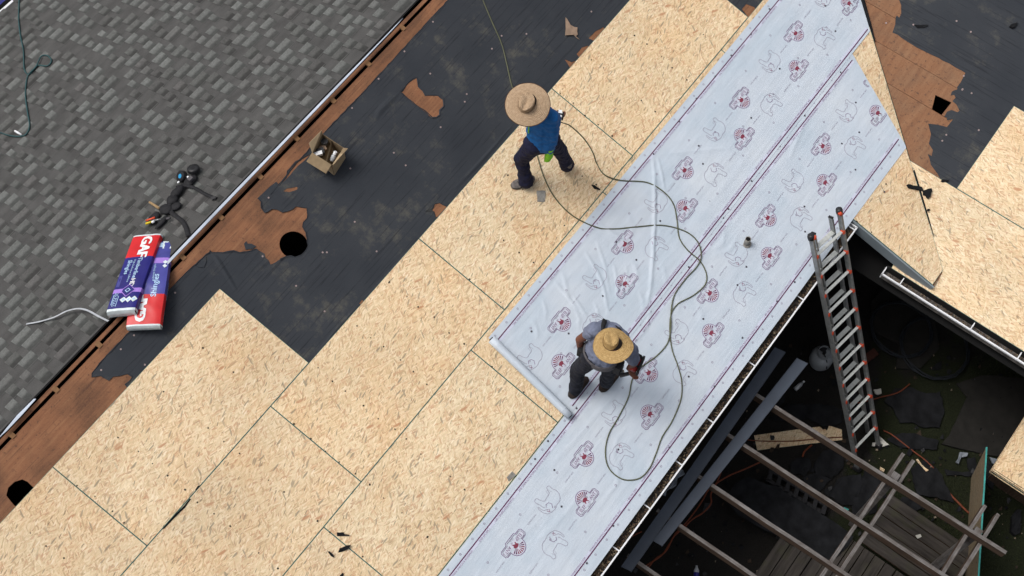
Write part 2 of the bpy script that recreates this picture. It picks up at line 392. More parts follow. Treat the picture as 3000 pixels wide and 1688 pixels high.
M['red'] = plain('red_orange_plastic', (.62, .075, .03), .45, .15, 30)
M['flash'] = plain('charcoal_blue_metal', (.044, .056, .078), .5, .15, 3, spec=.4)
M['dripedge'] = plain('dark_drip_edge', (.022, .025, .040), .5, .2, 6)
M['gutter'] = plain('dirty_gutter', (.09, .082, .075), .8, .6, 12, bump=.4)
M['leaf'] = plain('dead_leaves', (.085, .055, .035), .9, .6, 25)
n = N('weathered_timber'); co = n.coords(True, (3, 60, 1)); g = n.noise(co, 1.0, 5, .65).outputs['Fac']; k = n.noise(n.coords(), 9, 4).outputs['Fac']
col = n.ramp(g, [(.3, (.06, .054, .052)), (.55, (.15, .14, .135)), (.75, (.24, .23, .225))]); col = n.mix(n.ramp(k, [(.4, 0), (.7, .7)]), col, (.055, .040, .032)); n.bump(g, .5, .004)
M['timber'] = n.out(col, .85)
n = N('timber_sides'); co = n.coords(True, (3, 40, 1)); g = n.noise(co, 1.0, 5, .65).outputs['Fac']
col = n.ramp(g, [(.3, (.035, .022, .015)), (.7, (.09, .055, .035))]); n.bump(g, .4, .004)
M['timber_side'] = n.out(col, .85)
n = N('deck_planks'); co = n.coords(True, (2, 45, 1)); g = n.noise(co, 1.0, 5, .65).outputs['Fac']; k = n.noise(n.coords(), 5, 4).outputs['Fac']
col = n.ramp(g, [(.3, (.013, .011, .0095)), (.7, (.056, .048, .042))]); col = n.mix(n.ramp(k, [(.5, 0), (.75, .6)]), col, (.045, .046, .022)); n.bump(g, .5, .004)
M['deck'] = n.out(col, .9)
n = N('yard_ground'); co = n.coords(); a = n.noise(co, .9, 6, .65).outputs['Fac']; f = n.noise(co, 60, 4, .7).outputs['Fac']; z = n.noise(co, 9, 4).outputs['Fac']
sepg = n.n('SeparateXYZ'); n.l(co, sepg.inputs[0])
gr = n.ramp(f, [(.3, (.0035, .005, .0015)), (.7, (.015, .0195, .0045))]); di = n.ramp(f, [(.3, (.005, .0045, .004)), (.7, (.016, .014, .012))])
mk = n.math('ADD', n.math('MULTIPLY', a, .9), n.math('MULTIPLY', n.math('ADD', sepg.outputs[1], 4.6), -.22))
col = n.mix(n.ramp(mk, [(.54, 0), (.60, 1)]), di, gr); n.bump(n.math('ADD', f, z), .8, .03)
M['ground'] = n.out(col, .95)
M['grass'] = plain('grass_blades', (.016, .023, .005), .8, .5, 4)
M['scrap'] = plain('torn_felt_scrap', (.0115, .012, .0135), .95, .45, 7, bump=.6, bsc=60, spec=.1)
M['orange'] = plain('orange_cord', (.15, .035, .013), .5, .2, 30)
M['hose'] = plain('olive_air_hose', (.085, .090, .050), .5, .3, 3)
M['hose2'] = plain('dark_teal_hose', (.022, .068, .072), .5, .2, 6)
M['straw'] = None
def straw(name, c1, c2, c3):
    n = N(name); tc = n.n('TexCoord'); vm = n.n('VectorMath', operation='LENGTH'); n.l(tc.outputs['UV'], vm.inputs[0])
    wn = n.noise(tc.outputs['UV'], 9, 3).outputs['Fac']; rr = n.math('ADD', n.math('MULTIPLY', vm.outputs['Value'], 420), n.math('MULTIPLY', wn, 7))
    ring = n.math('SINE', rr); bl = n.noise(tc.outputs['UV'], 34, 4, .7).outputs['Fac']; fine = n.noise(tc.outputs['UV'], 170, 2).outputs['Fac']
    col = n.ramp(bl, [(.3, c1), (.55, c2), (.75, c3)]); col = n.mix(1.0, col, n.ramp(ring, [(0, .90), (1, 1.05)]), 'MULTIPLY'); col = n.mix(1.0, col, n.ramp(fine, [(.25, .78), (.75, 1.2)]), 'MULTIPLY')
    n.bump(n.math('ADD', ring, fine), .5, .003); return n.out(col, .8)
M['straw_a'] = straw('pale_straw', (.33, .225, .135), (.43, .305, .195), (.50, .37, .25))
M['straw_b'] = straw('golden_straw', (.32, .20, .078), (.45, .30, .125), (.55, .385, .185))
M['hatband'] = plain('dark_hat_band', (.07, .035, .018), .7, .3, 40)
M['skin'] = plain('tanned_skin', (.135, .052, .034), .55, .12, 20)
M['hair'] = plain('black_hair', (.010, .008, .007), .6, .2, 40)
M['bluejersey'] = plain('blue_jersey', (.007, .098, .30), .75, .16, 18, bump=.2, bsc=500)
M['navyjeans'] = plain('navy_trousers', (.008, .009, .030), .85, .3, 14, bump=.3, bsc=400)
M['greyjeans'] = plain('dark_slate_jeans', (.011, .0125, .020), .85, .4, 12, bump=.3, bsc=400)
M['greytee'] = plain('grey_blue_tee', (.145, .165, .235), .8, .15, 15, bump=.2, bsc=500)
M['limeglove'] = plain('lime_glove', (.20, .52, .02), .6, .15, 30)
M['shoe'] = plain('grey_trainer', (.125, .110, .105), .75, .3, 40)
M['boot'] = plain('dark_brown_boot', (.022, .014, .011), .7, .3, 30)
M['belt'] = plain('grey_leather_belt', (.080, .075, .082), .6, .3, 30)
M['card'] = plain('cardboard', (.36, .27, .165), .85, .10, 14)
M['cardin'] = plain('cardboard_inside', (.20, .145, .085), .9, .15, 14)
M['bagred'] = plain('red_wrapper', (.56, .018, .022), .35, .12, 6)
M['bagnavy'] = plain('navy_wrapper', (.017, .015, .150), .35, .15, 6)
M['bagsheen'] = plain('violet_sheen_wrapper', (.060, .062, .27), .3, .2, 5)  # lighter violet paints the film reflection on the lower bundle into its colour
M['lavender'] = plain('lavender_band', (.33, .19, .60), .4, .08, 9)
M['bagwhite'] = plain('white_wrapper_end', (.62, .70, .72), .4, .10, 25, bump=.8, bsc=30)
M['ltblue'] = plain('pale_blue_print', (.40, .58, .78), .5, .05, 9)
M['cyan'] = plain('blue_tape', (.03, .26, .50), .35, .2, 30)
M['wood'] = plain('hammer_handle', (.33, .22, .11), .6, .2, 20)
M['yellow'] = plain('yellow_grip', (.60, .45, .02), .4, .1, 20)
M['glass'] = plain('clear_plastic', (.42, .44, .46), .2, .3, 40)
M['lead'] = plain('grey_lead', (.22, .21, .19), .6, .3, 20)
M['void'] = plain('unlit_hollow_black', (.004, .004, .004), 1.0, .1, 3)  # near black: the darkness of unlit hollows put into the colour
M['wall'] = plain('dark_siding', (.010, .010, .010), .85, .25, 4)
M['tarp'] = plain('blue_tarp', (.008, .012, .19), .5, .25, 4, bump=.6, bsc=6)
M['pad'] = plain('grey_concrete_pad', (.013, .012, .0105), .9, .3, 8, bump=.4)
M['brick'] = plain('red_brick', (.055, .018, .012), .85, .2, 25)
M['bag'] = plain('grey_plastic_bag', (.17, .19, .22), .4, .35, 14)
M['paper'] = plain('torn_paper', (.45, .44, .40), .8, .15, 14)
M['cap'] = plain('dusty_pink_cap', (.27, .21, .205), .7, .15, 30)
M['nail'] = plain('nail_dimple', (.045, .033, .022), .8, .3, 30)
M['kraft'] = plain('torn_kraft', (.27, .19, .135), .85, .2, 18)

# ------------------------------------------------------------------ setting
mb = MB(); G = 60
xs = [-60 + i * 6 for i in range(21)]
mb.add([(x, y, ZG) for x in xs for y in xs], [(i * 21 + j, (i + 1) * 21 + j, (i + 1) * 21 + j + 1, i * 21 + j + 1) for i in range(20) for j in range(20)])
mb.obj('ground', M['ground'], kind='structure')
gpoly = [(5.0, -5.0), (2.6, -6.4), (3.6, -10.5), (7.5, -9.0), (7.0, -6.2)]
mb = MB(); r = random.Random(5)
for i in range(15000):
    x, y = r.uniform(2.8, 7.2), r.uniform(-9.5, -5.2)
    if noise.noise(V((x * .8, y * .8, 3))) + (-(y + 6.2)) * .45 < .0: continue
    h = r.uniform(.02, .06); a = r.uniform(0, 6.28); w = .006; dx, dy = math.cos(a) * w, math.sin(a) * w; lx, ly = r.uniform(-.03, .03), r.uniform(-.03, .03)
    mb.add([(x - dx, y - dy, ZG), (x + dx, y + dy, ZG), (x + lx, y + ly, ZG + h)], [(0, 1, 2)])
tag(mb.obj('grass', M['grass'], kind='stuff'), 'short dark grass growing in the yard', 'grass')

# ------------------------------------------------------------------ house
HOUSE = thing('house', (2.0, -1.0, ZG), 'single storey house stripped for reroofing with new pale board sheathing', 'house')
HX0, HX1 = -9.0, 15.0
# --- main slope decking with holes
th = math.radians
hole1 = [(V(pm(861, 716)) + V((math.cos(a), math.sin(a) * 1.03)) * (.150 if not 3.6 < a < 4.6 else .150)) for a in [2 * math.pi * k / 28 for k in range(28)]]
hole1 = [tuple(p) for p in hole1]
q2 = tl(0, 1125, [(45, 840), (60, 780), (110, 735), (165, 718), (205, 735), (240, 770), (300, 830), (200, 960), (105, 915)])
hole2 = [pm(*p) for p in q2]
mb = MB()
for (a, b) in ((-8.8, -3.2), (-3.2, .35), (.35, 2.8), (2.8, 5.24), (5.24, 7.69), (7.69, 10.2)):
    pass
deck = clip([(-8.9, -1.712), (11.8, -1.712), (11.8, 3.66), (-8.9, 3.66)], 1, .805, XV)
mb.slab(MP, deck, -.034, -.017, 0, 0, holes=[hole1, hole2])
mb.obj('old_decking', M['decking'], HOUSE)
# --- ridge: board, slots and the bridging blocks between slots
mb = MB(); mb.slab(MP, [(-8.9, -1.788), (11.0, -1.788), (11.0, -1.748), (-8.9, -1.748)], -.034, -.012, 0)
mb.obj('ridge_board', M['decking'], HOUSE)
M['block'] = plain('ochre_block', (.21, .11, .05), .8, .25, 20)
bp = tl(750, 0, [(1105, 205), (848, 478), (590, 762), (315, 1047), (40, 1335)]) + [(480 + x_ / 5.175, 580 + y_ / 5.175) for x_, y_ in ((870, 290), (300, 905))] + tl(0, 563, [(735, 1140)]) + tl(0, 1125, [(425, 45), (95, 390)])
for x in [pm(*p_)[0] for p_ in bp] + [5.6, 6.5, -2.6]:
    mb = MB(); mb.slab(MP, [(x - .028, -1.770), (x + .028, -1.770), (x + .024, -1.700), (x - .024, -1.700)], -.034, -.007, 0)
    mb.obj('bridge_block', M['block'], HOUSE)
mb = MB(); mb.box((1, YR, -.55), (10.2, 0, 0), (0, .02, 0), (0, 0, .09)); mb.obj('ridge_beam', M['void'], HOUSE)
# --- attic kept dark: floor, gables
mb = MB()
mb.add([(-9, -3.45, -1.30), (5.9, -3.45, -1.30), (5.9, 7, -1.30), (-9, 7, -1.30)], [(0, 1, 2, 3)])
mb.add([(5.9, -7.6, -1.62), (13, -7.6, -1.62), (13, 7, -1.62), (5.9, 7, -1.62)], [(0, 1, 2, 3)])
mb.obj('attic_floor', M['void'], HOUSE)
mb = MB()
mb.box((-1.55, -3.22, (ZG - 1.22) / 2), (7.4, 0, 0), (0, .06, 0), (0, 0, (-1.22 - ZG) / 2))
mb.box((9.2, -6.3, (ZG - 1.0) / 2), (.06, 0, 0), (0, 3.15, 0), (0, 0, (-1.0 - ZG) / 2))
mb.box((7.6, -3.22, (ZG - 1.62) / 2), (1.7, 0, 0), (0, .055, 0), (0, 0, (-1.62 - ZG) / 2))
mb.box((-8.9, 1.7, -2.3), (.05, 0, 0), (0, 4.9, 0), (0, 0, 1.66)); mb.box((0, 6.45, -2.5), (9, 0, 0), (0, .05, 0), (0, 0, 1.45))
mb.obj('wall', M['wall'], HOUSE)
for i in range(9):                                              # lapped siding courses under the eaves
    z = ZG + .25 + i * .29
    mb = MB(); mb.box((-1.55, -3.295, z), (7.38, 0, 0), (0, .012, .004), (0, -.004, .135)); mb.obj('siding_board', M['wall'], HOUSE)
# --- soffits and fascias
mb = MB()
mb.add([(-8.9, -3.54, -1.13), (5.86, -3.54, -1.13), (5.86, -3.16, -1.13), (-8.9, -3.16, -1.13)], [(3, 2, 1, 0)])
mb.obj('soffit', M['wall'], HOUSE)
mb = MB(); mb.box((-1.38, -3.548, -1.075), (7.46, 0, 0), (0, .012, 0), (0, 0, .075)); mb.obj('fascia', M['wall'], HOUSE)
a, b = MP(6.095, 3.69, -.012), MP(6.095, 4.96, -.012)
mb = MB(); mb.beam(a + V((0, .02, 0)), b, .024, .17, m=0); mb.obj('fascia', M['metal_grey'], HOUSE)
# --- black felt on the main slope, torn outline
tear = tl(0, 563, [(1560, 500), (1590, 450), (1660, 452), (1740, 447), (1830, 440), (1845, 395), (1870, 378), (1905, 400), (1930, 410)])
top = [(11.8, -1.555), (5.4, -1.575), (4.9, -1.58), (3.3, -1.555), (2.75, -1.56), (2.2, -1.55), (1.75, -1.52)]
j = tl(750, 0, [(420, 1150), (300, 1215), (235, 1285), (225, 1335), (195, 1360), (180, 1395), (150, 1370)]) 
k2 = tl(480, 580, [])
q = lambda pts: [(480 + a / 5.175, 580 + b / 5.175) for a, b in pts]
left = q([(1420, 0), (1470, 50), (1475, 150), (1530, 225), (1570, 210), (1640, 165), (1720, 175), (1800, 215), (1880, 200), (1960, 170), (2000, 125), (2090, 140), (2165, 150), (2175, 240), (2170, 300), (2110, 370), (2100, 430), (2150, 520), (2170, 620), (2185, 720), (2150, 790), (2080, 860), (1990, 890), (1930, 875), (1850, 885), (1760, 925), (1690, 975), (1620, 1005), (1590, 940), (1545, 900), (1530, 840), (1440, 790), (1400, 765), (1330, 790), (1220, 810), (1150, 825), (1060, 795), (900, 822), (720, 822), (700, 785), (690, 825), (640, 850), (560, 930), (330, 1130), (60, 1420)])
low = tl(0, 563, [(1110, 920), (1010, 1010), (900, 1130), (770, 1265), (690, 1365), (690, 1395), (760, 1385), (790, 1405), (820, 1420), (850, 1390), (900, 1385), (960, 1370), (995, 1395), (975, 1420), (940, 1449)])
outl = top + [pm(*p) for p in j] + [pm(*p) for p in left] + [pm(*p) for p in low]
lastx = outl[-1]
outl += [(lastx[0] - .05, lastx[1] + .25), (-6.5, -.2), (-8.9, 0), (-8.9, 3.66), (11.8, 3.66)]
outl = clip(rough(outl, .07, .007, 3), 1, .805, XV + .0)
t1 = [pm(*p) for p in tl(750, 0, [(1085, 692), (1130, 640), (1180, 590), (1215, 580), (1225, 620), (1225, 650), (1262, 680), (1280, 715), (1310, 712), (1375, 712), (1415, 745), (1420, 800), (1390, 830), (1390, 865), (1365, 885), (1330, 890), (1290, 850), (1200, 785)])]
t2 = [pm(*p) for p in tl(750, 563, [(1275, 140), (1320, 125), (1345, 85), (1385, 75), (1430, 95), (1470, 110), (1400, 190), (1355, 195), (1335, 145)])]
t3 = [pm(*p) for p in tl(1500, 0, [(400, 445), (450, 465), (520, 440), (450, 520)])]
t4 = [pm(*p) for p in tl(1500, 0, [(580, 285), (630, 235), (690, 200), (720, 230), (640, 320)])]
t5 = [pm(*p) for p in tl(1500, 0, [(490, 405), (530, 355), (575, 340), (600, 370), (520, 450)])]
t6 = [pm(*p) for p in tl(750, 563, [(690, 935), (800, 810), (830, 830), (710, 960)])]
t7 = [pm(*p) for p in tl(1500, 0, [(1735, 65), (1770, 28), (1830, 50), (1850, 90), (1800, 150)])]
t8 = [pm(*p) for p in tl(750, 0, [(205, 1440), (230, 1420), (310, 1405), (312, 1425), (250, 1446)])]
holes = [rough(h, .04, .004, i) for i, h in enumerate((t1, t2, t3, t4, t5, t6, t7, t8))]
mb = MB(); mb.slab(MP, outl, -.0168, -.0125, 0, 0, holes=holes)
mb.obj('felt_layer', M['felt'], HOUSE)
# lifted flap, overlap edge and ripples of the felt
def ribbon(px, w, h, seed=0, mat='felt', name='felt_ripple'):
    pts = smooth_path([V((*pm(*p), 0)) for p in px], 6); mb = MB(); n_ = len(pts); vs = []; uv = []
    for i, p in enumerate(pts):
        d = (pts[min(i + 1, n_ - 1)] - pts[max(i - 1, 0)]).normalized(); nn = V((-d.y, d.x, 0)); k = math.sin(math.pi * (i + .3) / (n_ + .3))
        for o, hh in ((-1, 0), (-.35, .55), (0, 1), (.3, .7), (1, 0)):
            e = p + nn * o * w * (.6 + .4 * k); vs.append(MP(e.x, e.y, -.0122 + h * hh * k)); uv.append((e.x, e.y))
    mb.add(vs, [(i * 5 + j, i * 5 + j + 1, i * 5 + j + 6, i * 5 + j + 5) for i in range(n_ - 1) for j in range(4)], 0, uv)
    mb.obj(name, M[mat], HOUSE, smooth=True)
ribbon(q([(700, 840), (790, 900), (900, 1080), (1000, 1240), (1100, 1400)]), .035, .016)
ribbon(tl(750, 0, [(1075, 700), (1010, 760), (940, 830), (900, 900)]), .05, .018)
ribbon(tl(750, 0, [(1930, 950), (1700, 1210), (1500, 1420)]), .03, .012)
ribbon(tl(750, 563, [(1500, 60), (1180, 420), (820, 800)]), .028, .012)
ribbon(tl(750, 563, [(780, 840), (600, 1050), (440, 1240)]), .026, .012)
ribbon(tl(750, 0, [(720, 1110), (560, 1290), (500, 1330)]), .02, .008)
def lip(pts, w, h, closed=False, seed=0):
    pts = rough(pts, .035, .004, seed, closed); pts = pts + pts[:1] if closed else pts; mb = MB(); vs = []; uv = []; n_ = len(pts); r = random.Random(seed)
    for i, p in enumerate(pts):
        a_, b_ = V(pts[max(i - 1, 0)]), V(pts[min(i + 1, n_ - 1)]); d = b_ - a_; d = d.normalized() if d.length else V((1, 0)); nn = V((-d.y, d.x)); k = .35 + .65 * abs(noise.noise(V((p[0] * 6, p[1] * 6, seed)))) * 2
        for o, hh in ((-1.6, 0), (-.5, .5), (.0, 1.0), (.25, .75)):
            e = V(p) + nn * o * w * k; vs.append(MP(e.x, e.y, -.0123 + h * hh * k)); uv.append((e.x, e.y))
    mb.add(vs, [(i * 4 + j, i * 4 + j + 1, i * 4 + j + 5, i * 4 + j + 4) for i in range(n_ - 1) for j in range(3)], 0, uv); mb.obj('torn_edge', M['felt'], HOUSE, smooth=True)
lip([pm(*p) for p in j], .012, .010, seed=1); lip([pm(*p) for p in left[:26]], .014, .014, seed=2); lip([pm(*p) for p in left[31:]], .014, .016, seed=3); lip([pm(*p) for p in low], .013, .012, seed=4); lip(top[::1], .010, .008, seed=5)
for i, h in enumerate((t1, t2)): lip(h if sum(h[k][0] * h[(k + 1) % len(h)][1] - h[(k + 1) % len(h)][0] * h[k][1] for k in range(len(h))) < 0 else h[::-1], .012, .012, True, 7 + i)
mb = MB(); fl = [pm(*p) for p in q([(640, 880), (645, 960), (610, 1050), (540, 1050), (495, 1030), (560, 950)])]
mb.slab(MP, fl, -.012, -.004, 0, 0); mb.obj('felt_flap', M['felt'], HOUSE)
mb = MB(); fl = [pm(*p) for p in q([(1215, 690), (1250, 650), (1270, 690), (1330, 690), (1400, 730), (1350, 770), (1240, 780)])]
mb.slab(MP, fl, -.0165, -.008, 0, 0); mb.obj('felt_flap', M['felt'], HOUSE)
# --- dusty caps left in the old felt
mb = MB(); caps = tl(750, 0, [(1335, 162), (1120, 385), (925, 592), (725, 812), (1315, 553), (1590, 707), (1575, 765), (1393, 957), (1040, 1150), (1130, 1245), (712, 1268), (1780, 365), (1853, 268)]) \
    + tl(750, 563, [(95, 40), (50, 482), (503, 453), (535, 452), (745, 222), (910, 445), (303, 705), (518, 897)]) + tl(0, 563, [(1320, 757), (910, 1183), (1092, 1300), (762, 1340), (1010, 1078)]) + tl(1500, 0, [(600, 85), (110, 253)])
for p in caps:
    c = pm(*p); mb.slab(lambda a, b, h, c=c: MP(c[0] + a, c[1] + b, h), [(.0105 * math.cos(t * .785), .0105 * math.sin(t * .785)) for t in range(8)], -.0125, -.008, 0)
mb.obj('fastener_caps', M['cap'], HOUSE, kind='stuff')

# --- board sheathing
GAP = .003
def board(poly, P, name='sheathing_board', z=0.0, th_=.0115, rim=True, warp=None, parent=HOUSE):
    mb = MB(); dz = RND.uniform(-.0012, .0012) + z
    pl = inset(poly if sum(poly[i][0] * poly[(i + 1) % len(poly)][1] - poly[(i + 1) % len(poly)][0] * poly[i][1] for i in range(len(poly))) > 0 else poly[::-1], GAP)
    if warp: pl = warp(pl)
    mb.slab(P, pl, dz - th_, dz, 0, 2, rim=(.0032, 1) if rim else None)
    return mb.obj(name, [M['osb'], M['osb_edge'], M['osb_side']], parent)
def rect(x0, x1, s0, s1): return [(x0, s0), (x1, s0), (x1, s1), (x0, s1)]
S1, S2, S3 = 1.222, 2.444, 3.69
def warpA(pl):                                                  # bulged joint with a dark gap
    out = []
    for i, p in enumerate(pl):
        out.append(p); qn = pl[(i + 1) % len(pl)]
        if abs(p[1] - qn[1]) < 1e-6 and p[1] > -.1:
            for f, d in ((.30, 0), (.36, -.012), (.40, -.020), (.45, -.004), (.47, -.002), (.51, -.013), (.55, -.004), (.70, 0)):
                x = -4.279 + f * 1.25; out.append((x, p[1] + d)) if False else None
    return pl
for x0, x1 in ((-6.721, -4.279), (-4.279, -1.837), (-1.837, .606)): board(rect(x0, x1, -S1, 0), MP)
for k in range(-3, 3): board(rect(2.442 * k, 2.442 * (k + 1), 0, S1), MP)
for x0, x1 in ((-7.92, -5.48), (-5.48, -3.038), (-3.038, -.596), (-.596, 1.846), (1.846, 4.288), (4.288, 6.73)): board(rect(x0, x1, S1, S2), MP)
board(rect(2.442 * 3 - .0, 7.33, 0, .001), MP) if False else None
board(clip(rect(6.73, 9.3, S1, S2), 1, .805, XV - .012), MP)
for x0, x1 in ((-6.7, -4.26), (-4.26, -1.82), (-1.82, .62), (.62, 3.06), (3.06, 5.50)): board(rect(x0, x1, S2, S3), MP)
board(rect(5.50, 6.10, S2, S3), MP)
vy = lambda s: XV - .805 * s - .010
board(clip([(6.10, S2), (9.0, S2), (9.0, 4.93), (6.10, 4.93)], 1, .805, XV - .010), MP, z=.002)
# upper courses beyond the open joint at the top of the picture
board(clip(rect(9.3, 11.5, S1, S2), 1, .805, XV - .012), MP) if False else None
# black sliver laid on top, painting the dark of a sprung joint
mb = MB(); sl = [pm(*p) for p in tl(0, 1125, [(1225, 1095), (1330, 975), (1385, 920), (1430, 865), (1442, 868), (1425, 890), (1395, 935), (1350, 975), (1240, 1090)])]
mb.slab(MP, sl, .0015, .003, 0); sl = [pm(*p) for p in tl(0, 1125, [(1470, 800), (1490, 770), (1510, 765), (1500, 780), (1478, 803)])]; mb.slab(MP, sl, .0015, .003, 0)
tag(mb.obj('gap_shade', M['void'], HOUSE), 'black sliver painting the dark gap of a sprung joint')
# nail dimples
mb = MB(); r = random.Random(21)
def dimple(P, x, s, z=.0008):
    rr = r.uniform(.0075, .0135); n_ = 6; a0 = r.uniform(0, 1)
    mb.add([P(x + rr * math.cos(a0 + k * 1.047) * r.uniform(.7, 1.2), s + rr * math.sin(a0 + k * 1.047) * r.uniform(.7, 1.2), z) for k in range(n_)], [tuple(range(n_))])
for kx in range(-9, 13):
    x = kx * .6105 + .02
    for ks in range(-5, 21):
        s = ks * .2036 + .1
        if r.random() < .30: continue
        if s < 0 and x > .58: continue
        if x > vy(s) - .05: continue
        if s > 3.68 and x < 6.1: continue
        dimple(MP, x + r.uniform(-.02, .02), s + r.uniform(-.03, .03), .0022 if s < S2 else .0042)
for p in [(a, b) for a in (.25, .6, .95) for b in (0,)]: pass
dm = mb
# --- wing roof
W0, W1 = 4.0, 8.2
def wclip(poly): return clip(poly, -1, .995, -3.56 - .0) if False else poly
# valley in wing coords: main X = XV-.805 s ; w=CP*s ; r=(X-XE)/WC
def vw(r_): return ((XV - (XE + WC * r_)) / .8338)                # w at the valley for a given r
wd = [(vw(.004), .004), (9.0, .004), (9.0, 5.6), (vw(5.6), 5.6)]
hole3 = [pw(*p) for p in ((2741, 277), (2788, 299), (2758, 337), (2730, 322))]
zq0 = lambda a_, b_: (2500 + a_ / 4.262, b_ / 4.262)
rb = [.004, pw(*zq0(760, 1230))[1], pw(*zq0(1010, 930))[1], pw(*zq0(330, 110))[1]]; rb += [rb[-1] + .9, 5.6]; rb = sorted(rb)
for k in range(len(rb) - 1):
    pl_ = clip(clip(wd, 0, -1, -(rb[k] + .002)), 0, 1, rb[k + 1] - .002); hc = sum(h[1] for h in hole3) / 4
    mb = MB(); mb.slab(WP, pl_, -.034, -.017 + .0008 * (k % 2), 0, 0, holes=[hole3] if rb[k] < hc < rb[k + 1] else [], uvo=(k * 1.7, k * .9)); mb.obj('decking_board', M['decking2'], HOUSE)
for px in (tl(2500, 0, []),):
    pass
zq = lambda pts: [(2500 + a / 4.262, b / 4.262) for a, b in pts]
fo = [pw(*p) for p in zq([(560, -40), (600, 60), (600, 170), (575, 215), (545, 190), (530, 210), (525, 300), (490, 400), (560, 430), (620, 480), (800, 590), (1000, 690), (1200, 790), (1400, 905), (1370, 970), (1340, 1030), (1300, 1085), (1300, 1110), (1230, 1140), (1215, 1190), (1260, 1180), (1280, 1215), (1240, 1260), (1290, 1300), (1330, 1380), (1300, 1400), (1230, 1370), (1170, 1390), (1140, 1449), (1180, 1480)])]
fo += [pw(*p) for p in tl(2250, 0, [(1340, 880), (1395, 900), (1350, 955), (1285, 940), (1210, 930), (1230, 1010), (1215, 1080), (1245, 1130), (1235, 1175), (1205, 1160), (1230, 1240), (1280, 1310), (1310, 1370)])]
fo += [pw(*p) for p in ((2790, 560), (2990, 660), (3150, 745), (3300, 300), (3100, -200), (2700, -100))]
mb = MB(); mb.slab(WP, rough(fo, .06, .005, 8), -.0168, -.0125, 0, 0); mb.obj('felt_layer', M['felt'], HOUSE)
mb = MB(); sl = [pw(*p) for p in tl(2250, 0, [(1350, 850), (1395, 835), (1425, 870), (1400, 895), (1350, 905)])]; mb.slab(WP, sl, -.016, -.011, 0); mb.obj('felt_flap', M['felt'], HOUSE)
r1 = pw(2900, 611)[1]; w2 = pw(2880, 440)[0]
rt = pw(2980, 315)[1]
board([(4.25, -.008), (9.2, -.008), (9.2, r1), (vw(r1) - .06, r1), (vw(r1 * .5) - .25, r1 * .5)], WP)
board([(w2, r1), (9.2, r1), (9.2, rt), (w2, rt)], WP)
def dimW(w_, r__): dimple(WP, w_, r__, .0022)
for kw in range(0, 9):
    for kr in range(0, 12):
        ww, rr_ = 3.9 + kw * .61, .08 + kr * .2
        if rr_ > rt or (rr_ > r1 and ww < w2 + .05) or ww < vw(rr_) + .08: continue
        if r.random() < .35: continue
        dimW(ww + r.uniform(-.03, .03), rr_ + r.uniform(-.03, .03))
dm.obj('nail_dimples', M['nail'], HOUSE, kind='stuff')
mb = MB()
for p in zq([(750, 305), (1290, 260), (1468, 395), (1380, 945), (1365, 1112), (1478, 1162), (410, 285)]) + tl(2250, 0, [(1345, 1015), (1315, 1060), (1590, 980), (1465, 675)]):
    c = pw(*p); mb.slab(lambda a, b, h, c=c: WP(c[0] + a, c[1] + b, h), [(.0115 * math.cos(t * .785), .0115 * math.sin(t * .785)) for t in range(8)], -.0125, -.008, 0)
mb.obj('fastener_caps', M['cap'], HOUSE, kind='stuff')
# dark metal strip standing in the valley joint at the top
mb = MB(); vp = [(XV - .805 * s + .004, s) for s in (1.55, 1.9, 2.2, 2.45, 2.62)]
mb.tube([MP(x, s, .004) for x, s in vp], [.030, .034, .028, .020, .006], 6, 0)
tag(mb.obj('valley_strip', M['scrap'], HOUSE), 'black torn strip along the valley')
mb = MB(); vp = [(XV - .805 * s + .004, s) for s in (3.95, 4.15, 4.45, 4.62)]
mb.tube([MP(x, s, .0) for x, s in vp], [.012, .012, .009, .003], 6, 0); mb.obj('valley_strip', M['scrap'], HOUSE)
mb = MB(); a, b, c = MP(6.115, 4.945, -.01), MP(6.40, 4.945, -.01), MP(6.115, 4.945, -.17)
mb.add([a, b, c, a + V((0, .02, 0)), b + V((0, .02, 0)), c + V((0, .02, 0))], [(0, 2, 1), (3, 4, 5), (0, 1, 4, 3), (0, 3, 5, 2), (2, 5, 4, 1)]); tag(mb.obj('rafter_tail', M['decking'], HOUSE), 'brown cut end under the board tip')
# --- far slope: base sheet, tabs
TE = (pf(0, 36)[1] + pf(44, 0)[1]) / 2
mb = MB(); mb.slab(FP, [(HX0, -.02), (11.5, -.02), (11.5, TE), (HX0, TE)], -.03, -.004, 0); mb.obj('shingle_base', M['shingle_base'], HOUSE)
EXP = .143; tabs = []; r = random.Random(4)
for c in range(36):
    t0 = TE - (c + 1) * EXP
    if t0 < -.03: break
    x = -4 + r.uniform(0, .3)
    while x < 6.5:
        wd_ = r.choice((.09, .11, .125, .14, .17, .22)) * r.uniform(.9, 1.1); gp = r.choice((.05, .08, .10, .14, .2)) * r.uniform(.9, 1.1)
        if inview(FP(x + wd_ / 2, t0), 30): tabs.append((x, wd_, t0))
        x += wd_ + gp
tabs.sort(key=lambda q_: (FP(q_[0], q_[2]) - CAM).length)
widths = sorted(set(round(t_[1], 2) for t_ in tabs)); meshes = {}
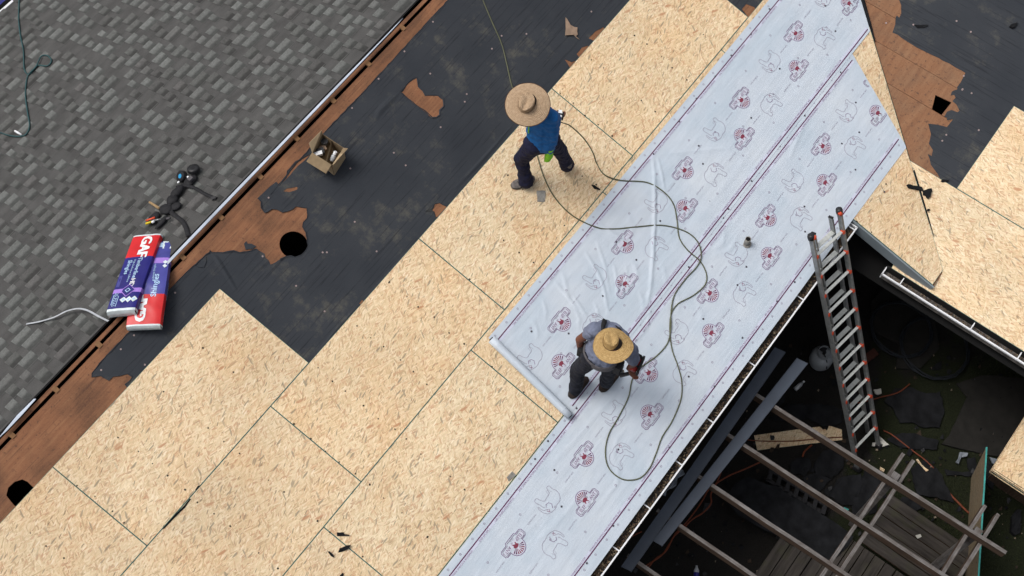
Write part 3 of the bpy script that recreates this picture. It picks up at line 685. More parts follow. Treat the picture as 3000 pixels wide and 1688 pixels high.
def tab_mb(wd_, P, tone=0.0, mb=None, x=0, t0=0):
    mb = mb or MB(); h0, h1 = -.004, .006; e = .006
    v = [P(x + e, t0 - .005, h0 + .0015), P(x + wd_ - e, t0 - .005, h0 + .0015), P(x + wd_, t0 + EXP + .008, h1), P(x, t0 + EXP + .008, h1), P(x + wd_, t0 + EXP + .008, h0), P(x, t0 + EXP + .008, h0), P(x + wd_ - e, t0 - .005, h0), P(x + e, t0 - .005, h0)]
    fs = [(0, 1, 2, 3), (3, 2, 4, 5), (1, 6, 4, 2), (0, 3, 5, 7)]
    if (v[1] - v[0]).cross(v[3] - v[0]).dot(NF) < 0: fs = [f[::-1] for f in fs]
    mb.add(v, fs, 0, [(0, 1), (wd_, 1), (wd_, 0), (0, 0), (wd_, 0), (0, 0), (wd_, 1), (0, 1)], tone); return mb
hl = V(HOUSE.location)
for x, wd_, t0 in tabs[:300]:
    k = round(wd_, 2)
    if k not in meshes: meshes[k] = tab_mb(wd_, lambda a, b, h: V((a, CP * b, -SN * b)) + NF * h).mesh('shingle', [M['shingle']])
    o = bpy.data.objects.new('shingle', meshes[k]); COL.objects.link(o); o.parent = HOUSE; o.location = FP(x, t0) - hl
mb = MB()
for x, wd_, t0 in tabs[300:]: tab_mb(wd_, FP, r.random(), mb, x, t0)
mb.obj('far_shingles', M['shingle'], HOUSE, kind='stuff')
# course lines of the lower layer
mb = MB()
for c in range(35):
    t0 = TE - (c + 1) * EXP
    if t0 > .08: mb.add([FP(-4, t0 - .002, -.0036), FP(7, t0 - .002, -.0036), FP(7, t0 + .004, -.0012), FP(-4, t0 + .004, -.0012), FP(7, t0 + EXP, -.0034), FP(-4, t0 + EXP, -.0034)], [(0, 1, 2, 3), (3, 2, 4, 5)], 0, [(-4, t0), (7, t0), (7, t0), (-4, t0), (7, t0 + EXP), (-4, t0 + EXP)])
mb.obj('shingle_courses', M['shingle_base'], HOUSE, kind='stuff')
# white metal strip along the ridge and at the far eave
qq = lambda a_, b_: (480 + a_ / 5.175, 580 + b_ / 5.175)
mb = MB(); mb.slab(FP, [pf(*p_) for p_ in (qq(52, 1031), qq(1040, 0), (750 + 640 / 2.5733, 642 / 2.5733), (750 + 1062 / 2.5733, 196 / 2.5733), (750 + 1110 / 2.5733, 140 / 2.5733), (750 + 800 / 2.5733, 458 / 2.5733), (750 + 618 / 2.5733, 642 / 2.5733), qq(985, 0), qq(52, 975))], .004, .012, 0); tag(mb.obj('ridge_strip', M['ridge_white'], HOUSE), 'bluish white metal strip along the ridge')
print('strip t', [round(pf(*p_)[1], 3) for p_ in (qq(52, 1031), qq(1040, 0), qq(972, 0), (750 + 1062 / 2.5733, 196 / 2.5733))])
z4 = lambda a_, b_: (a_ / 2.5733, 1125 + b_ / 2.5733)
mb = MB(); mb.slab(FP, [pf(*p_) for p_ in (z4(-150, 540), z4(60, 350), z4(160, 245), z4(275, 115), z4(258, 115), z4(130, 240), z4(0, 400), z4(-160, 530))], .004, .008, 0); mb.obj('ridge_strip', M['ridge_white'], HOUSE)
mb = MB(); mb.slab(FP, [(-4, TE - .01), (9, TE - .01), (9, TE + .03), (-4, TE + .03)], -.02, .004, 0); mb.obj('drip_edge', M['metal_white'], HOUSE)
# --- gutters with hangers
def gutter(a, b, outward, wdt, lipw, name='gutter', depth=.085, dark=True, ends=True):
    a, b = V(a), V(b); o = V(outward); d = (b - a).normalized(); mb = MB(); z = V((0, 0, 1))
    mb.box((a + b) / 2 + o * (wdt - lipw / 2) - z * .012, (b - a) / 2, o * lipw / 2, z * .012, 1)
    mb.box((a + b) / 2 + o * (wdt - .004) - z * depth / 2 - z * .014, (b - a) / 2, o * .003, z * (depth / 2 - .012), 0)
    mb.box((a + b) / 2 + o * wdt / 2 - z * depth, (b - a) / 2, o * wdt / 2, z * .003, 0)
    mb.box((a + b) / 2 - z * depth / 2, (b - a) / 2, o * .003, z * (depth / 2), 0)
    if ends:
        for p in (a, b): mb.box(p + o * wdt / 2 - z * depth / 2, d * .007, o * wdt / 2, z * (depth / 2), 1)
    return mb.obj(name, [M['gutter'], M['metal_white']], HOUSE)
gm = gutter((-6.5, -3.562, -1.03), (6.07, -3.562, -1.03), (0, -1, 0), .115, .017)
mb = MB(); mb.slab(MP, rect(-6.5, 6.10, 3.668, 3.703), -.020, -.0125, 0); mb.beam(MP(-6.5, 3.703, -.013), MP(6.09, 3.703, -.013), .006, .06); mb.obj('drip_edge', M['dripedge'], HOUSE)
def hangers(g, pts, vec):
    gl = parent_loc(g)
    for p in pts:
        mb = MB(); mb.beam(V(p) + V((0, 0, .006)), V(p) + V(vec) + V((0, 0, .006)), .013, .006); mb.tube([V(p) + V((0, 0, .004)), V(p) + V((0.012, 0, .012)), V(p) + V((.03, 0, .008))], .005, 6)
        mb.obj('gutter_hanger', M['metal_white'], g)
hx = [onz(*p, -1.03).x for p in tl(1500, 1125, [(745, 1215), (980, 897), (1220, 570), (1455, 250)]) + tl(2250, 563, [(215, 780)]) + [(2190, 1058)]] + [6.02, -.2, -1]
hangers(gm, [(x, -3.572, -1.03) for x in hx], (0, -.10, 0))
gw = gutter((6.062, -4.20, -1.43), (6.062, -9.0, -1.43), (-1, 0, 0), .125, .020)
hangers(gw, [(6.05, y, -1.43) for y in (-4.44, -5.40, -6.02, -6.9)], (-.11, 0, 0))
mb = MB(); mb.beam(WP(4.2, -.004, -.014), WP(9.0, -.004, -.014), .02, .16, m=0); mb.obj('fascia', M['wall'], HOUSE)
mb = MB(); r = random.Random(9)                                 # leaves lying in both gutters
def leaf(c, sz):
    a = r.uniform(0, 6.28); u = V((math.cos(a), math.sin(a), r.uniform(-.4, .4))) * sz; w_ = V((-math.sin(a), math.cos(a), r.uniform(-.4, .4))) * sz * .45
    c = V(c); mb.add([c - u, c + w_, c + u, c - w_], [(0, 1, 2, 3)], r.choice((0, 0, 1, 2)))
for i in range(2600): leaf((r.uniform(-1.5, 6.0), r.uniform(-3.655, -3.57), -1.095 + r.uniform(0, .06) * (1 if noise.noise(V((i * .0 + r.uniform(0, 1), 0, 0))) else 1)), r.uniform(.008, .024))
for i in range(900): leaf((r.uniform(5.95, 6.04), r.uniform(-7.8, -4.25), -1.505 + r.uniform(0, .018)), r.uniform(.006, .018))
M['leaf2'] = plain('pale_dead_leaves', (.20, .155, .10), .9, .3, 40); M['leaf3'] = plain('black_leaf_mould', (.03, .024, .02), .9, .4, 40)
mb.obj('gutter_leaves', [M['leaf'], M['leaf3'], M['leaf2']], HOUSE, kind='stuff')
# ------------------------------------------------------------------ underlayment strips with print
RIDGES = []
def ridge(px, amp, wid): RIDGES.append(([V(pm(*p)) for p in px], amp * 1.5, wid * .9))
U = lambda pts: tl(1500, 563, pts)
ridge(U([(1075, -90), (1075, 0), (1072, 250), (1060, 500), (1042, 720), (1012, 880)]), .0105, .020)
ridge(U([(1095, 0), (1092, 250), (1080, 480)]), -.006, .012)
ridge(U([(610, 255), (700, 320), (850, 415)]), -.014, .030)
ridge(U([(640, 240), (740, 300), (870, 390)]), .008, .022)
ridge(U([(560, 470), (640, 600), (690, 720), (720, 900)]), .008, .018)
ridge(U([(640, 380), (700, 560), (730, 760)]), .005, .016)
ridge(U([(770, 560), (795, 700), (790, 800)]), .006, .016)
ridge(U([(330, 690), (400, 770), (480, 870)]), .006, .020)
ridge(U([(455, 780), (560, 940)]), .005, .018)
ridge(U([(860, 560), (870, 760)]), .004, .016)
ridge(U([(1040, 900), (1020, 1010), (900, 1150)]), .007, .022)
ridge(U([(930, 620), (1010, 630)]), .003, .02)
ridge(tl(1500, 0, [(1060, 1200), (1075, 1330), (1060, 1449)]), .007, .014)
ridge(tl(1500, 0, [(1100, 1200), (1130, 1330), (1150, 1449)]), .006, .014)
ridge(tl(1500, 0, [(1110, 1165), (1330, 1150), (1600, 1120), (1720, 1180)]), .005, .022)
ridge(U([(1420, 40), (1560, 110), (1660, 200)]), -.005, .03)
ridge(U([(1600, 300), (1590, 380), (1520, 440)]), .006, .02)
ridge(U([(1700, 330), (1640, 440), (1500, 490)]), .005, .02)
ridge(tl(1500, 1125, [(860, 330), (790, 420), (760, 560), (800, 660)]), .004, .016)
ridge(tl(1500, 1125, [(800, 640), (790, 760), (700, 860)]), .005, .018)
ridge(tl(1500, 1125, [(600, 700), (420, 960), (200, 1180)]), .004, .03)
ridge(tl(1500, 1125, [(760, 90), (560, 320), (300, 620)]), .004, .03)
ridge(tl(2250, 0, [(280, 930), (215, 1060), (160, 1200)]), .005, .02)
ridge(tl(2250, 0, [(600, 520), (420, 730), (200, 1000)]), .003, .03)
for i, (x_, y_, l_, a_, w_) in enumerate(((250, 820, 150, .004, .02), (180, 980, 120, .004, .02), (400, 620, 170, .0045, .025), (500, 900, 130, .004, .02), (830, 640, 150, .004, .02), (930, 520, 160, .0035, .03), (640, 840, 120, .004, .016), (980, 760, 140, .004, .025), (1150, 560, 160, .003, .03), (1250, 760, 150, .003, .03), (1420, 840, 160, .003, .03), (760, 300, 140, .004, .03), (900, 200, 170, .003, .035))):
    ridge(U([(x_ - 18, y_), (x_ + 6, y_ + l_ * .5), (x_ - 4 + (i % 3) * 12, y_ + l_)]), a_, w_)
def H(x, s):
    h = .0050 + .0034 * noise.noise(V((x * 1.3, s * 3.1, 1.7))) + .0026 * noise.noise(V((x * 1.6, s * 9, 4.2))) + .0008 * noise.noise(V((x * 11, s * 14, 9.1)))
    p = V((x, s))
    for pts, amp, wid in RIDGES:
        best = 9; tt = 0
        for i in range(len(pts) - 1):
            a, b = pts[i], pts[i + 1]; d = b - a; t = max(0, min(1, (p - a).dot(d) / d.length_squared)); q_ = (p - a - d * t).length
            if q_ < best: best = q_; tt = (i + t) / (len(pts) - 1)
        if best < wid * 3: h += amp * math.exp(-(best / wid) ** 2) * math.sin(math.pi * min(1, max(0, .08 + tt * .84))) ** .6
    return max(h, .0016)
def strip(name, s0, s1, left, right, base, label, nx=420, ns=60):
    T = thing(name, MP(4, (s0 + s1) / 2), label, 'roofing sheet')
    mb = MB(); vs = []; uv = []
    for j in range(ns + 1):
        s = s0 + (s1 - s0) * j / ns; xl, xr = left(s), right(s)
        for i in range(nx + 1):
            x = xl + (xr - xl) * i / nx; h = H(x, s) + base; vs.append(MP(x, s + .004 * noise.noise(V((x * 1.5, s0, 0))), h)); uv.append((x, s))
    fs = [(j * (nx + 1) + i, j * (nx + 1) + i + 1, (j + 1) * (nx + 1) + i + 1, (j + 1) * (nx + 1) + i) for j in range(ns) for i in range(nx)]
    fs = [f[::-1] for f in fs]
    mb.add(vs, fs, 0, uv)
    mb.obj('sheet', M['under'], T, smooth=True); return T
def rightlow(s):
    pts = [(2.44, pm(2512, 165)[0]), (pm(2655, 432)[1], pm(2655, 432)[0])]
    k = (s - pts[0][0]) / (pts[1][0] - pts[0][0]); return min(pts[0][1] + (pts[1][1] - pts[0][1]) * k, XV - .805 * s - .02)
LOW = strip('underlayment_sheet', 2.452, 3.708, lambda s: -3.2, rightlow, .0025, 'lower white printed roofing sheet running along the eave above the gutter')
UPP = strip('underlayment_sheet', 1.283, 2.492, lambda s: 2.075 + (s - 1.283) / 1.209 * -.115, lambda s: min(XV - .805 * s - .03, 10.2) if s < 2.40 else min(XV - .805 * s - .03, 8.6), .0055, 'upper white printed roofing sheet with its roll beside the bending worker')
# roll at the free end
mb = MB(); a = hitp(1440, 994, NM * .050, NM); b = hitp(1670, 1219, NM * .050, NM)
ra, rb = .047, .044; n_ = 30
pts = [a + (b - a) * (i / 12) for i in range(13)]
mb.tube(pts, [ra + (rb - ra) * i / 12 + .0012 * math.sin(i * 2.1) for i in range(13)], 28, 0)
mb.tube([a - (b - a).normalized() * .012, a + (b - a).normalized() * .02], .026, 18, 1); mb.tube([b - (b - a).normalized() * .02, b + (b - a).normalized() * .01], .024, 18, 1)
mb.tube([b - (b - a) * .085, b - (b - a) * .08], rb + .003, 28, 0)
mb.obj('roll', [M['under'], M['darkplastic']], UPP, smooth=True)
# ---- flat print
PM = ['magenta', 'maroon', 'violet', 'pink', 'ghost', 'pinktext', 'purple', 'tint']
class Print:
    def __init__(s, base, lo, hi, xr): s.mb = MB(); s.base = base; s.lo = lo; s.hi = hi; s.xr = xr
    def pt(s, x, y, lift): return MP(x, y, H(x, y) + s.base + lift)
    def poly(s, pts, fs, m, lift=.0022):
        if any(p[0] > s.xr(p[1]) - .005 or p[1] < s.lo or p[1] > s.hi for p in pts): return
        vs = [s.pt(x, y, lift) for x, y in pts]; o = []
        for f in fs:
            nn = (vs[f[1]] - vs[f[0]]).cross(vs[f[2]] - vs[f[0]])
            o.append(tuple(f) if nn.dot(NM) > 0 else tuple(f)[::-1])
        s.mb.add(vs, o, PM.index(m))
    def line(s, pts, w, m, lift=.0022, step=.04, closed=False):
        pts = [V(p) for p in pts]
        if closed: pts.append(pts[0])
        out = []
        for i in range(len(pts) - 1):
            k = max(1, int((pts[i + 1] - pts[i]).length / step))
            out += [pts[i].lerp(pts[i + 1], j / k) for j in range(k)]
        out.append(pts[-1]); n_ = len(out)
        L, R = [], []
        for i, p in enumerate(out):
            d = (out[min(i + 1, n_ - 1)] - out[max(i - 1, 0)]); d = d.normalized() if d.length else V((1, 0)); nn = V((-d.y, d.x)) * w / 2; L.append(p + nn); R.append(p - nn)
        for i in range(n_ - 1): s.poly([tuple(L[i]), tuple(L[i + 1]), tuple(R[i + 1]), tuple(R[i])], [(0, 1, 2, 3)], m, lift)
    def text(s, st, x, y, size, m, flip=1, lift=.0026, sx=1.0):
        vs, fs = text2d(st, size); s.poly([(x + flip * a * sx, y - flip * b) for a, b in vs], fs, m, lift)
def tr(x, y, f, k=1.0): return lambda a, b: (x + f * a * k, y - f * b * k)   # b up = towards ridge when f=1
def logo(P, x, y, f):
    T = tr(x, y, f, 1.0)
    # badge outline: fan circle top-left, name plate below
    R = .094; fx, fy = -.0, .028
    plate = [(-.168, -.052), (-.150, -.068), (-.09, -.068), (-.082, -.086), (.06, -.086), (.072, -.066), (.15, -.066), (.168, -.050), (.168, .006), (.150, .022), (.092, .022)]
    arc = [(fx + R * math.cos(t), fy + R * math.sin(t)) for t in [0.02 + k * (math.pi - .04) / 14 for k in range(15)]]
    outl = plate + arc + [(-.092, .022), (-.150, .022), (-.168, .006)]
    P.line([T(*p) for p in outl], .0065, 'violet', .0024, .03, True)
    # pale ground of badge
    cen = [(-.158, -.044), (.158, -.042), (.158, .004), (-.158, .004)]; P.poly([T(*p) for p in cen], [(0, 1, 2, 3)], 'pink', .0018)
    for k in range(12):
        t0, t1 = k * math.pi / 12, (k + 1) * math.pi / 12
        P.poly([T(fx, fy), T(fx + .092 * math.cos(t0), fy + .092 * math.sin(t0)), T(fx + .092 * math.cos(t1), fy + .092 * math.sin(t1))], [(0, 1, 2)], 'pink', .0018)
    inner = [(-.152, -.040), (-.142, -.056), (-.085, -.056), (-.078, -.07), (.054, -.07), (.064, -.054), (.142, -.054), (.154, -.040), (.154, -.002), (.142, .012), (.088, .012)]
    P.line([T(*p) for p in inner], .0045, 'tint', .0024, .03)
    P.line([T(*p) for p in [(-.152, -.040), (-.152, 0), (-.142, .012), (-.088, .012)]], .0045, 'tint', .0024, .03)
    for k in range(9):
        t = math.pi * (k + .5) / 9 * .92 + .13; dt = .088
        m = 'purple' if k in (0, 1, 7, 8) else 'maroon'
        P.poly([T(fx + .024 * math.cos(t - .04), fy - .006 + .024 * math.sin(t - .04)), T(fx + .081 * math.cos(t - dt), fy + .081 * math.sin(t - dt)), T(fx + .081 * math.cos(t + dt), fy + .081 * math.sin(t + dt)), T(fx + .024 * math.cos(t + .04), fy - .006 + .024 * math.sin(t + .04))], [(0, 1, 2, 3)], m, .0024)
    head = [(-.034, .018), (-.016, .034), (.006, .038), (.026, .030), (.036, .012), (.024, .004), (.020, -.012), (.030, -.026), (.016, -.022), (.006, -.006), (-.010, -.004), (-.016, -.022), (-.026, -.016), (-.022, 0)]
    P.poly([T(*p) for p in head], [tuple(range(len(head)))] if False else [(0, 1, 13), (1, 2, 13), (2, 3, 4), (2, 4, 5), (2, 5, 13), (5, 9, 10), (5, 10, 13), (5, 6, 9), (6, 8, 9), (6, 7, 8), (10, 11, 13), (11, 12, 13)], 'maroon', .0028)
    P.text('ELEP', *T(-.085, -.024), .052, 'tint', f, .003, .82); P.text('ANT', *T(.092, -.024), .052, 'tint', f, .003, .82); P.text('H', *T(.012, -.036), .03, 'tint', f, .003)
    P.text('SKIN', *T(-.01, -.062), .026, 'ghost', f, .003)
def beast(P, x, y, f):
    T = tr(x, y, f, 1.0)
    body = [(.070, .125), (.02, .135), (-.03, .120), (-.075, .122), (-.12, .095), (-.15, .045), (-.155, -.01), (-.14, -.07), (-.145, -.12), (-.11, -.135), (-.092, -.10), (-.075, -.055), (-.02, -.05), (.03, -.045), (.055, -.10), (.065, -.15), (.10, -.155), (.112, -.12), (.10, -.06), (.098, -.02), (.085, .01)]
    body = [(a * .92, b * .78) for a, b in body]
    body = [(p.x, p.y) for p in smooth_path([V((a, b, 0)) for a, b in body], 3)]
    P.line([T(*p) for p in body], .0050, 'ghost', .0024, .03)
    P.line([T(a * .92, b * .78) for a, b in [(.070, .125), (.12, .10), (.145, .04), (.148, -.03), (.14, -.06), (.128, -.055), (.130, -.01), (.118, .035), (.09, .045)]], .0050, 'ghost', .0024, .02)
    P.line([T(a * .92, b * .78) for a, b in [(.03, .10), (.0, .06), (.012, .015), (.05, .0), (.075, .03)]], .0050, 'violet', .0024, .02)
    P.line([T(a * .92, b * .78) for a, b in [(.075, .105), (.10, .07), (.085, .05), (.066, .075), (.098, .10)]], .004, 'magenta', .0024, .02)
    P.line([T(a * .92, b * .78) for a, b in [(-.105, -.05), (-.10, -.10), (-.07, -.11), (-.062, -.06)]], .003, 'ghost', .0024, .02)
LINE = ['WARRIOR ROOFING MANUFACTURING, INC.', '1 800 543 3354', 'WARRIORROOFING.COM']
def prints(P, P0, Q0, E0, F0, sp, sq, x0, x1, top, bot, per=1.212):
    for k in range(-4, 9):
        for base, s, f, fn in ((P0, sp, 1, logo), (Q0, sq, -1, logo), (E0, sp, 1, beast), (F0, sq, -1, beast)):
            x = base + k * per
            if x0 - .25 < x < x1 + .3: fn(P, x, s, f)
        for dx, s in ((P0 - .295, sp + .04), (P0 + .30, sp - .01), (Q0 + .32, sq - .02), (Q0 - .28, sq + .02)):
            x = dx + k * per
            if x0 < x < x1: P.text('ELEPHANT SKIN', x, s, .020, 'ghost', 1 if s > 2.0 else -1, .0026, 1.0)
    for s, tx in ((top, 1), (bot, -1)):
        P.line([(x0 + i * .05, s) for i in range(int((x1 - x0) / .05))], .0125, 'purple', .0024, .06)
        P.line([(x0 + i * .05, s + .022 * tx) for i in range(int((x1 - x0) / .05))], .030, 'pinktext', .0017, .06)
        x = x0 + .25; i = 0
        while x < x1:
            st = LINE[i % 3]; wd_ = len(st) * .0175
            P.text(st, x + wd_ / 2, s + .024 * tx, .0275, 'tint', -1 if tx > 0 else 1, .0028); x += wd_ + .06; i += 1
    r = random.Random(int(x0 * 10) + 3)
    s = top - .045
    def ring(x, s, m, rr, w):
        for k in range(8):
            a, b = k * .785, (k + 1) * .785
            P.poly([(x + rr * math.cos(a), s + rr * math.sin(a)), (x + rr * math.cos(b), s + rr * math.sin(b)), (x + (rr - w) * math.cos(b), s + (rr - w) * math.sin(b)), (x + (rr - w) * math.cos(a), s + (rr - w) * math.sin(a))], [(0, 1, 2, 3)], m, .0024)
    for i in range(int((x1 - x0) / .203)):
        ring(x0 + i * .203 + .05, top - .05, 'ghost', .0125, .006); ring(x0 + i * .203 + .15, bot + .045, 'ghost', .0125, .006)
    for row in range(1, 5):
        s = top + (bot - top) * row / 5
        for i in range(int((x1 - x0) / .606)): ring(x0 + i * .606 + (.3 if row % 2 else 0) + .08, s + (.02 if i % 2 else -.02), 'ghost', .0130, .006)
PU = Print(.0055, 1.25, 2.489, lambda s: XV - .805 * s - .05); PL = Print(.0025, 2.455, 3.70, rightlow)
prints(PU, 2.38, 2.752, 5.385 - 1.208 * 2, 2.187 + .02, 2.088, 1.778, 2.09, 9.6, 1.375, 2.455, 1.205)
prints(PL, 1.373, .523, .798, 1.11, 3.195, 2.880, -2.0, 8.3, 2.540, 3.575, 1.2145)
for nm, P_, T in (('printed_marks', PU, UPP), ('printed_marks', PL, LOW)): P_.mb.obj(nm, [M[k] for k in PM], T)
# dark fasteners driven through the sheets
M['fast'] = plain('dark_fastener', (.06, .055, .07), .6, .2, 40)
for T, base, lo, pts in ((UPP, .0055, 0, tl(1500, 0, [(1800, 262), (1650, 422), (1530, 580), (1388, 748), (1258, 920), (1065, 1165), (1405, 1102), (1437, 1238), (1800, 892), (1803, 1368)]) + tl(1500, 563, [(785, 378), (935, 513), (683, 785), (425, 1068), (145, 1052), (1630, 130), (1115, 220)]) + tl(2250, 0, [(505, 238), (85, 522), (430, 48), (8, 72)])),
                         (LOW, .0025, 0, tl(1500, 563, [(1765, 565), (1698, 702), (1440, 958), (1735, 1100), (1330, 1392), (1590, 195), (1490, 65), (1330, 567)]) + tl(2250, 0, [(545, 548), (275, 875), (85, 1105), (660, 775), (685, 1000), (657, 1282), (555, 1085)]) + tl(1500, 1125, [(372, 925), (800, 495), (317, 650), (172, 567), (270, 432), (762, 1070), (563, 1352), (485, 185), (1525, 20), (1185, 480)]) + tl(2250, 563, [(272, 110), (277, 300), (875, 0), (200, 680), (65, 825)]))):
    for p in pts:
        x, s = pm(*p); mb = MB(); h = H(x, s) + base
        mb.slab(lambda a, b, hh: MP(x + a, s + b, h + hh), [(.0125 * math.cos(t * 1.047), .0125 * math.sin(t * 1.047)) for t in range(6)], 0, .003, 0)
        mb.obj('cap_nail', M['fast'], T)
# ------------------------------------------------------------------ vent stub, hoses, scraps on the roof
VX, VS = pm(2187, 715)
T = thing('vent_pipe', MP(VX, VS), 'short grey metal vent stub poking through the lower white roofing sheet', 'vent pipe')
mb = MB(); b = MP(VX, VS, 0); up = (V((0, 0, 1))); m4 = Matrix.Translation(b)
mb.lathe([(.036, -.02), (.036, .03), (.034, .08), (.034, .13), (.028, .13), (.026, .02)], m4, 20, 0, False); mb.obj('pipe', M['lead'], T, True)
mb = MB(); mb.lathe([(.001, .122), (.0285, .122)], m4, 20, 0, False); mb.obj('bore_shade', M['void'], T)  # black disc painting the darkness inside the pipe
mb = MB(); mb.lathe([(.056, .004), (.052, .010), (.040, .013), (.037, .024)], Matrix.Translation(MP(VX, VS, H(VX, VS) - .002)), 20, 0, False); mb.obj('collar', M['lead'], T, True)

def roofz(x, y, lift):                                     # drape on main roof at pixel
    a, s = pm(x, y)
    on = 2.03 < a < XV - .805 * s and 1.28 < s < 2.49
    hh = H(a, s) + (.0055 if on else .0025) if (on or 2.45 < s < 3.70) else (0 if s > 0 else -.0)
    return MP(a, s, hh + lift)
D = 1.16459
def tube_obj(name, mat, pts, r, label, cat, k=8, n=8, group=None):
    mb = MB(); mb.tube(smooth_path(pts, k), r, n); return tag(mb.obj(name, M[mat], None, True), label, cat, group)
A = [(1392, 298), (1405, 300), (1435, 317), (1470, 350), (1492, 385), (1500, 410), (1520, 440), (1560, 455), (1625, 460), (1668, 484), (1693, 515), (1702, 555), (1708, 600), (1730, 632), (1760, 658), (1776, 690), (1772, 718), (1742, 745), (1705, 765), (1688, 790), (1684, 830), (1690, 880), (1704, 920), (1714, 960), (1712, 1005), (1690, 1060), (1665, 1100), (1650, 1140), (1632, 1180), (1605, 1205), (1565, 1206), (1532, 1180), (1522, 1140), (1530, 1095), (1555, 1050), (1580, 1000), (1590, 955), (1612, 925), (1650, 897), (1678, 865), (1686, 825), (1686, 790), (1695, 745), (1722, 705), (1752, 672), (1762, 645), (1754, 610), (1722, 583), (1665, 568), (1600, 572), (1545, 577), (1500, 573), (1440, 543), (1395, 497), (1368, 445), (1352, 395), (1340, 350), (1318, 290), (1290, 222), (1276, 165), (1262, 110), (1238, 55), (1215, 0), (1200, -40)]
hp = []
gunp = onz(1622, 350, -.156 + .93)
for i, (x, y) in enumerate(A):
    if i == 0: hp.append(gunp + V((.10, -.05, -.05)))
    elif i == 1: hp.append(onz(x * D + 6, y * D + 8, -.156 + .75))
    elif i == 2: hp.append(onz(x * D, y * D, -.156 + .40))
    elif i == 3: hp.append(onz(x * D, y * D, -.156 + .15))
    elif i == 4: hp.append(onz(x * D, y * D, -.156 + .04))
    else:
        near = any(abs(x - X2) + abs(y - Y2) < 16 for j, (X2, Y2) in enumerate(A) if abs(j - i) > 6)
        hp.append(roofz(x * D, y * D, .0065 + (.011 if near and i > 34 else 0)) if i < 58 else MP(*pm(x * D, y * D), -.005))
tube_obj('air_hose', 'hose', hp, .0072, 'olive air hose looping over both white sheets between the two workers', 'hose')
px = [(58, -30), (57, 20), (56, 60), (62, 110), (70, 150), (73, 205), (88, 220), (110, 195), (140, 195), (152, 180), (140, 165), (123, 170), (108, 200), (90, 218), (80, 235), (76, 280), (82, 330), (88, 370), (78, 395), (55, 402), (25, 398), (0, 390), (-30, 382)]
def farp(x, y, h): return FP(*pf(x, y), h)
HT = thing('garden_hose', farp(76, 280, 0), 'thin teal hose lying in a small loop on the finished shingles', 'hose')
mb = MB(); mb.tube(smooth_path([farp(x, y, .012 + (.012 if i in (11, 12, 13) else 0)) for i, (x, y) in enumerate(px)], 8), .0085, 8); mb.obj('hose', M['hose2'], HT, True)
mb = MB(); mb.tube([farp(46, 387, .02), farp(55, 392, .02), farp(65, 398, .02)], [.012, .014, .010], 10); mb.obj('connector', M['white'], HT, True)
T = thing('strap', farp(200, 930, 0), 'loose white strap curling over the shingles below the wrapped bundles', 'strap')
mb = MB(); pts = smooth_path([farp(x, y, .008 + h) for x, y, h in ((78, 951, 0), (120, 945, .01), (165, 935, .03), (205, 920, .05), (240, 915, .06), (265, 918, .04), (290, 930, .02), (320, 944, .01))], 6)
vs = []
for i, p in enumerate(pts):
    d = (pts[min(i + 1, len(pts) - 1)] - pts[max(i - 1, 0)]).normalized(); sdv = d.cross(NF).normalized() * .0105; vs += [p - sdv, p + sdv + NF * .006, p + sdv + NF * .003, p - sdv - NF * .003]
mb.add(vs, [(i * 4 + a, i * 4 + b, i * 4 + 4 + b, i * 4 + 4 + a) for i in range(len(pts) - 1) for a, b in ((0, 1), (2, 3))]); M['strap'] = plain('dusty_white_strap', (.42, .44, .47), .6, .15, 20); mb.obj('band', M['strap'], T, True)

def scrap(name, pts, P, pmap, h0, h1, mat, label, cat, curl=0.0, group=None, seed=0):
    pl = rough([pmap(*p) for p in pts], .03, .004, seed); cx = sum(p[0] for p in pl) / len(pl); cy = sum(p[1] for p in pl) / len(pl)
    Q = (lambda a, b, h: P(a, b, h + curl * ((a - cx) * .8 + (b - cy) * .6 + .03 * math.sin(a * 40)))) if curl else P
    mb = MB(); mb.slab(Q, pl, h0, h1, 0, 0); return tag(mb.obj(name, M[mat]), label, cat, group)
t2_ = lambda pts: tl(750, 1125, pts)
scrap('felt_scrap', t2_([(610, 1120), (660, 1118), (665, 1132), (702, 1138), (700, 1148), (608, 1146)]), MP, pm, .002, .012, 'scrap', 'square black scrap with a tail, upper of the scraps at the bottom edge', 'scrap', .15, seed=1)
scrap('felt_scrap', t2_([(615, 1272), (632, 1240), (680, 1218), (715, 1215), (695, 1245), (645, 1268)]), MP, pm, .002, .014, 'scrap', 'leaf shaped black scrap lying on the seam at the bottom edge', 'scrap', .2, seed=2)
scrap('felt_scrap', t2_([(540, 1265), (552, 1262), (582, 1288), (588, 1310), (565, 1298)]), MP, pm, .002, .010, 'scrap', 'small black curl of felt, leftmost scrap at the bottom edge', 'scrap', .2, seed=3)
scrap('felt_scrap', t2_([(630, 1446), (655, 1422), (660, 1440), (650, 1460)]), MP, pm, .002, .012, 'scrap', 'black scrap cut by the bottom edge of the picture', 'scrap', .2, seed=4)
scrap('felt_scrap', tl(1500, 0, [(598, 1395), (620, 1400), (655, 1430), (660, 1440), (620, 1425)]), MP, pm, .002, .016, 'scrap', 'thin black curl on pale boards right of the walking worker', 'scrap', .3, seed=5)
scrap('shingle_scrap', tl(1500, 563, [(185, -10), (250, -8), (247, 73), (190, 73)]), MP, pm, .002, .008, 'lead', 'square grey scrap of shingle below the walking worker', 'scrap', .05, seed=6)
scrap('shingle_scrap', tl(750, 1125, [(1930, 660), (1890, 705), (1905, 735), (1960, 690)]), MP, pm, .002, .010, 'lead', 'small grey scrap against the edge of the lower white sheet', 'scrap', seed=7)
hq = lambda pts: [(2620 + a / 6.587, 480 + b / 6.587) for a, b in pts]
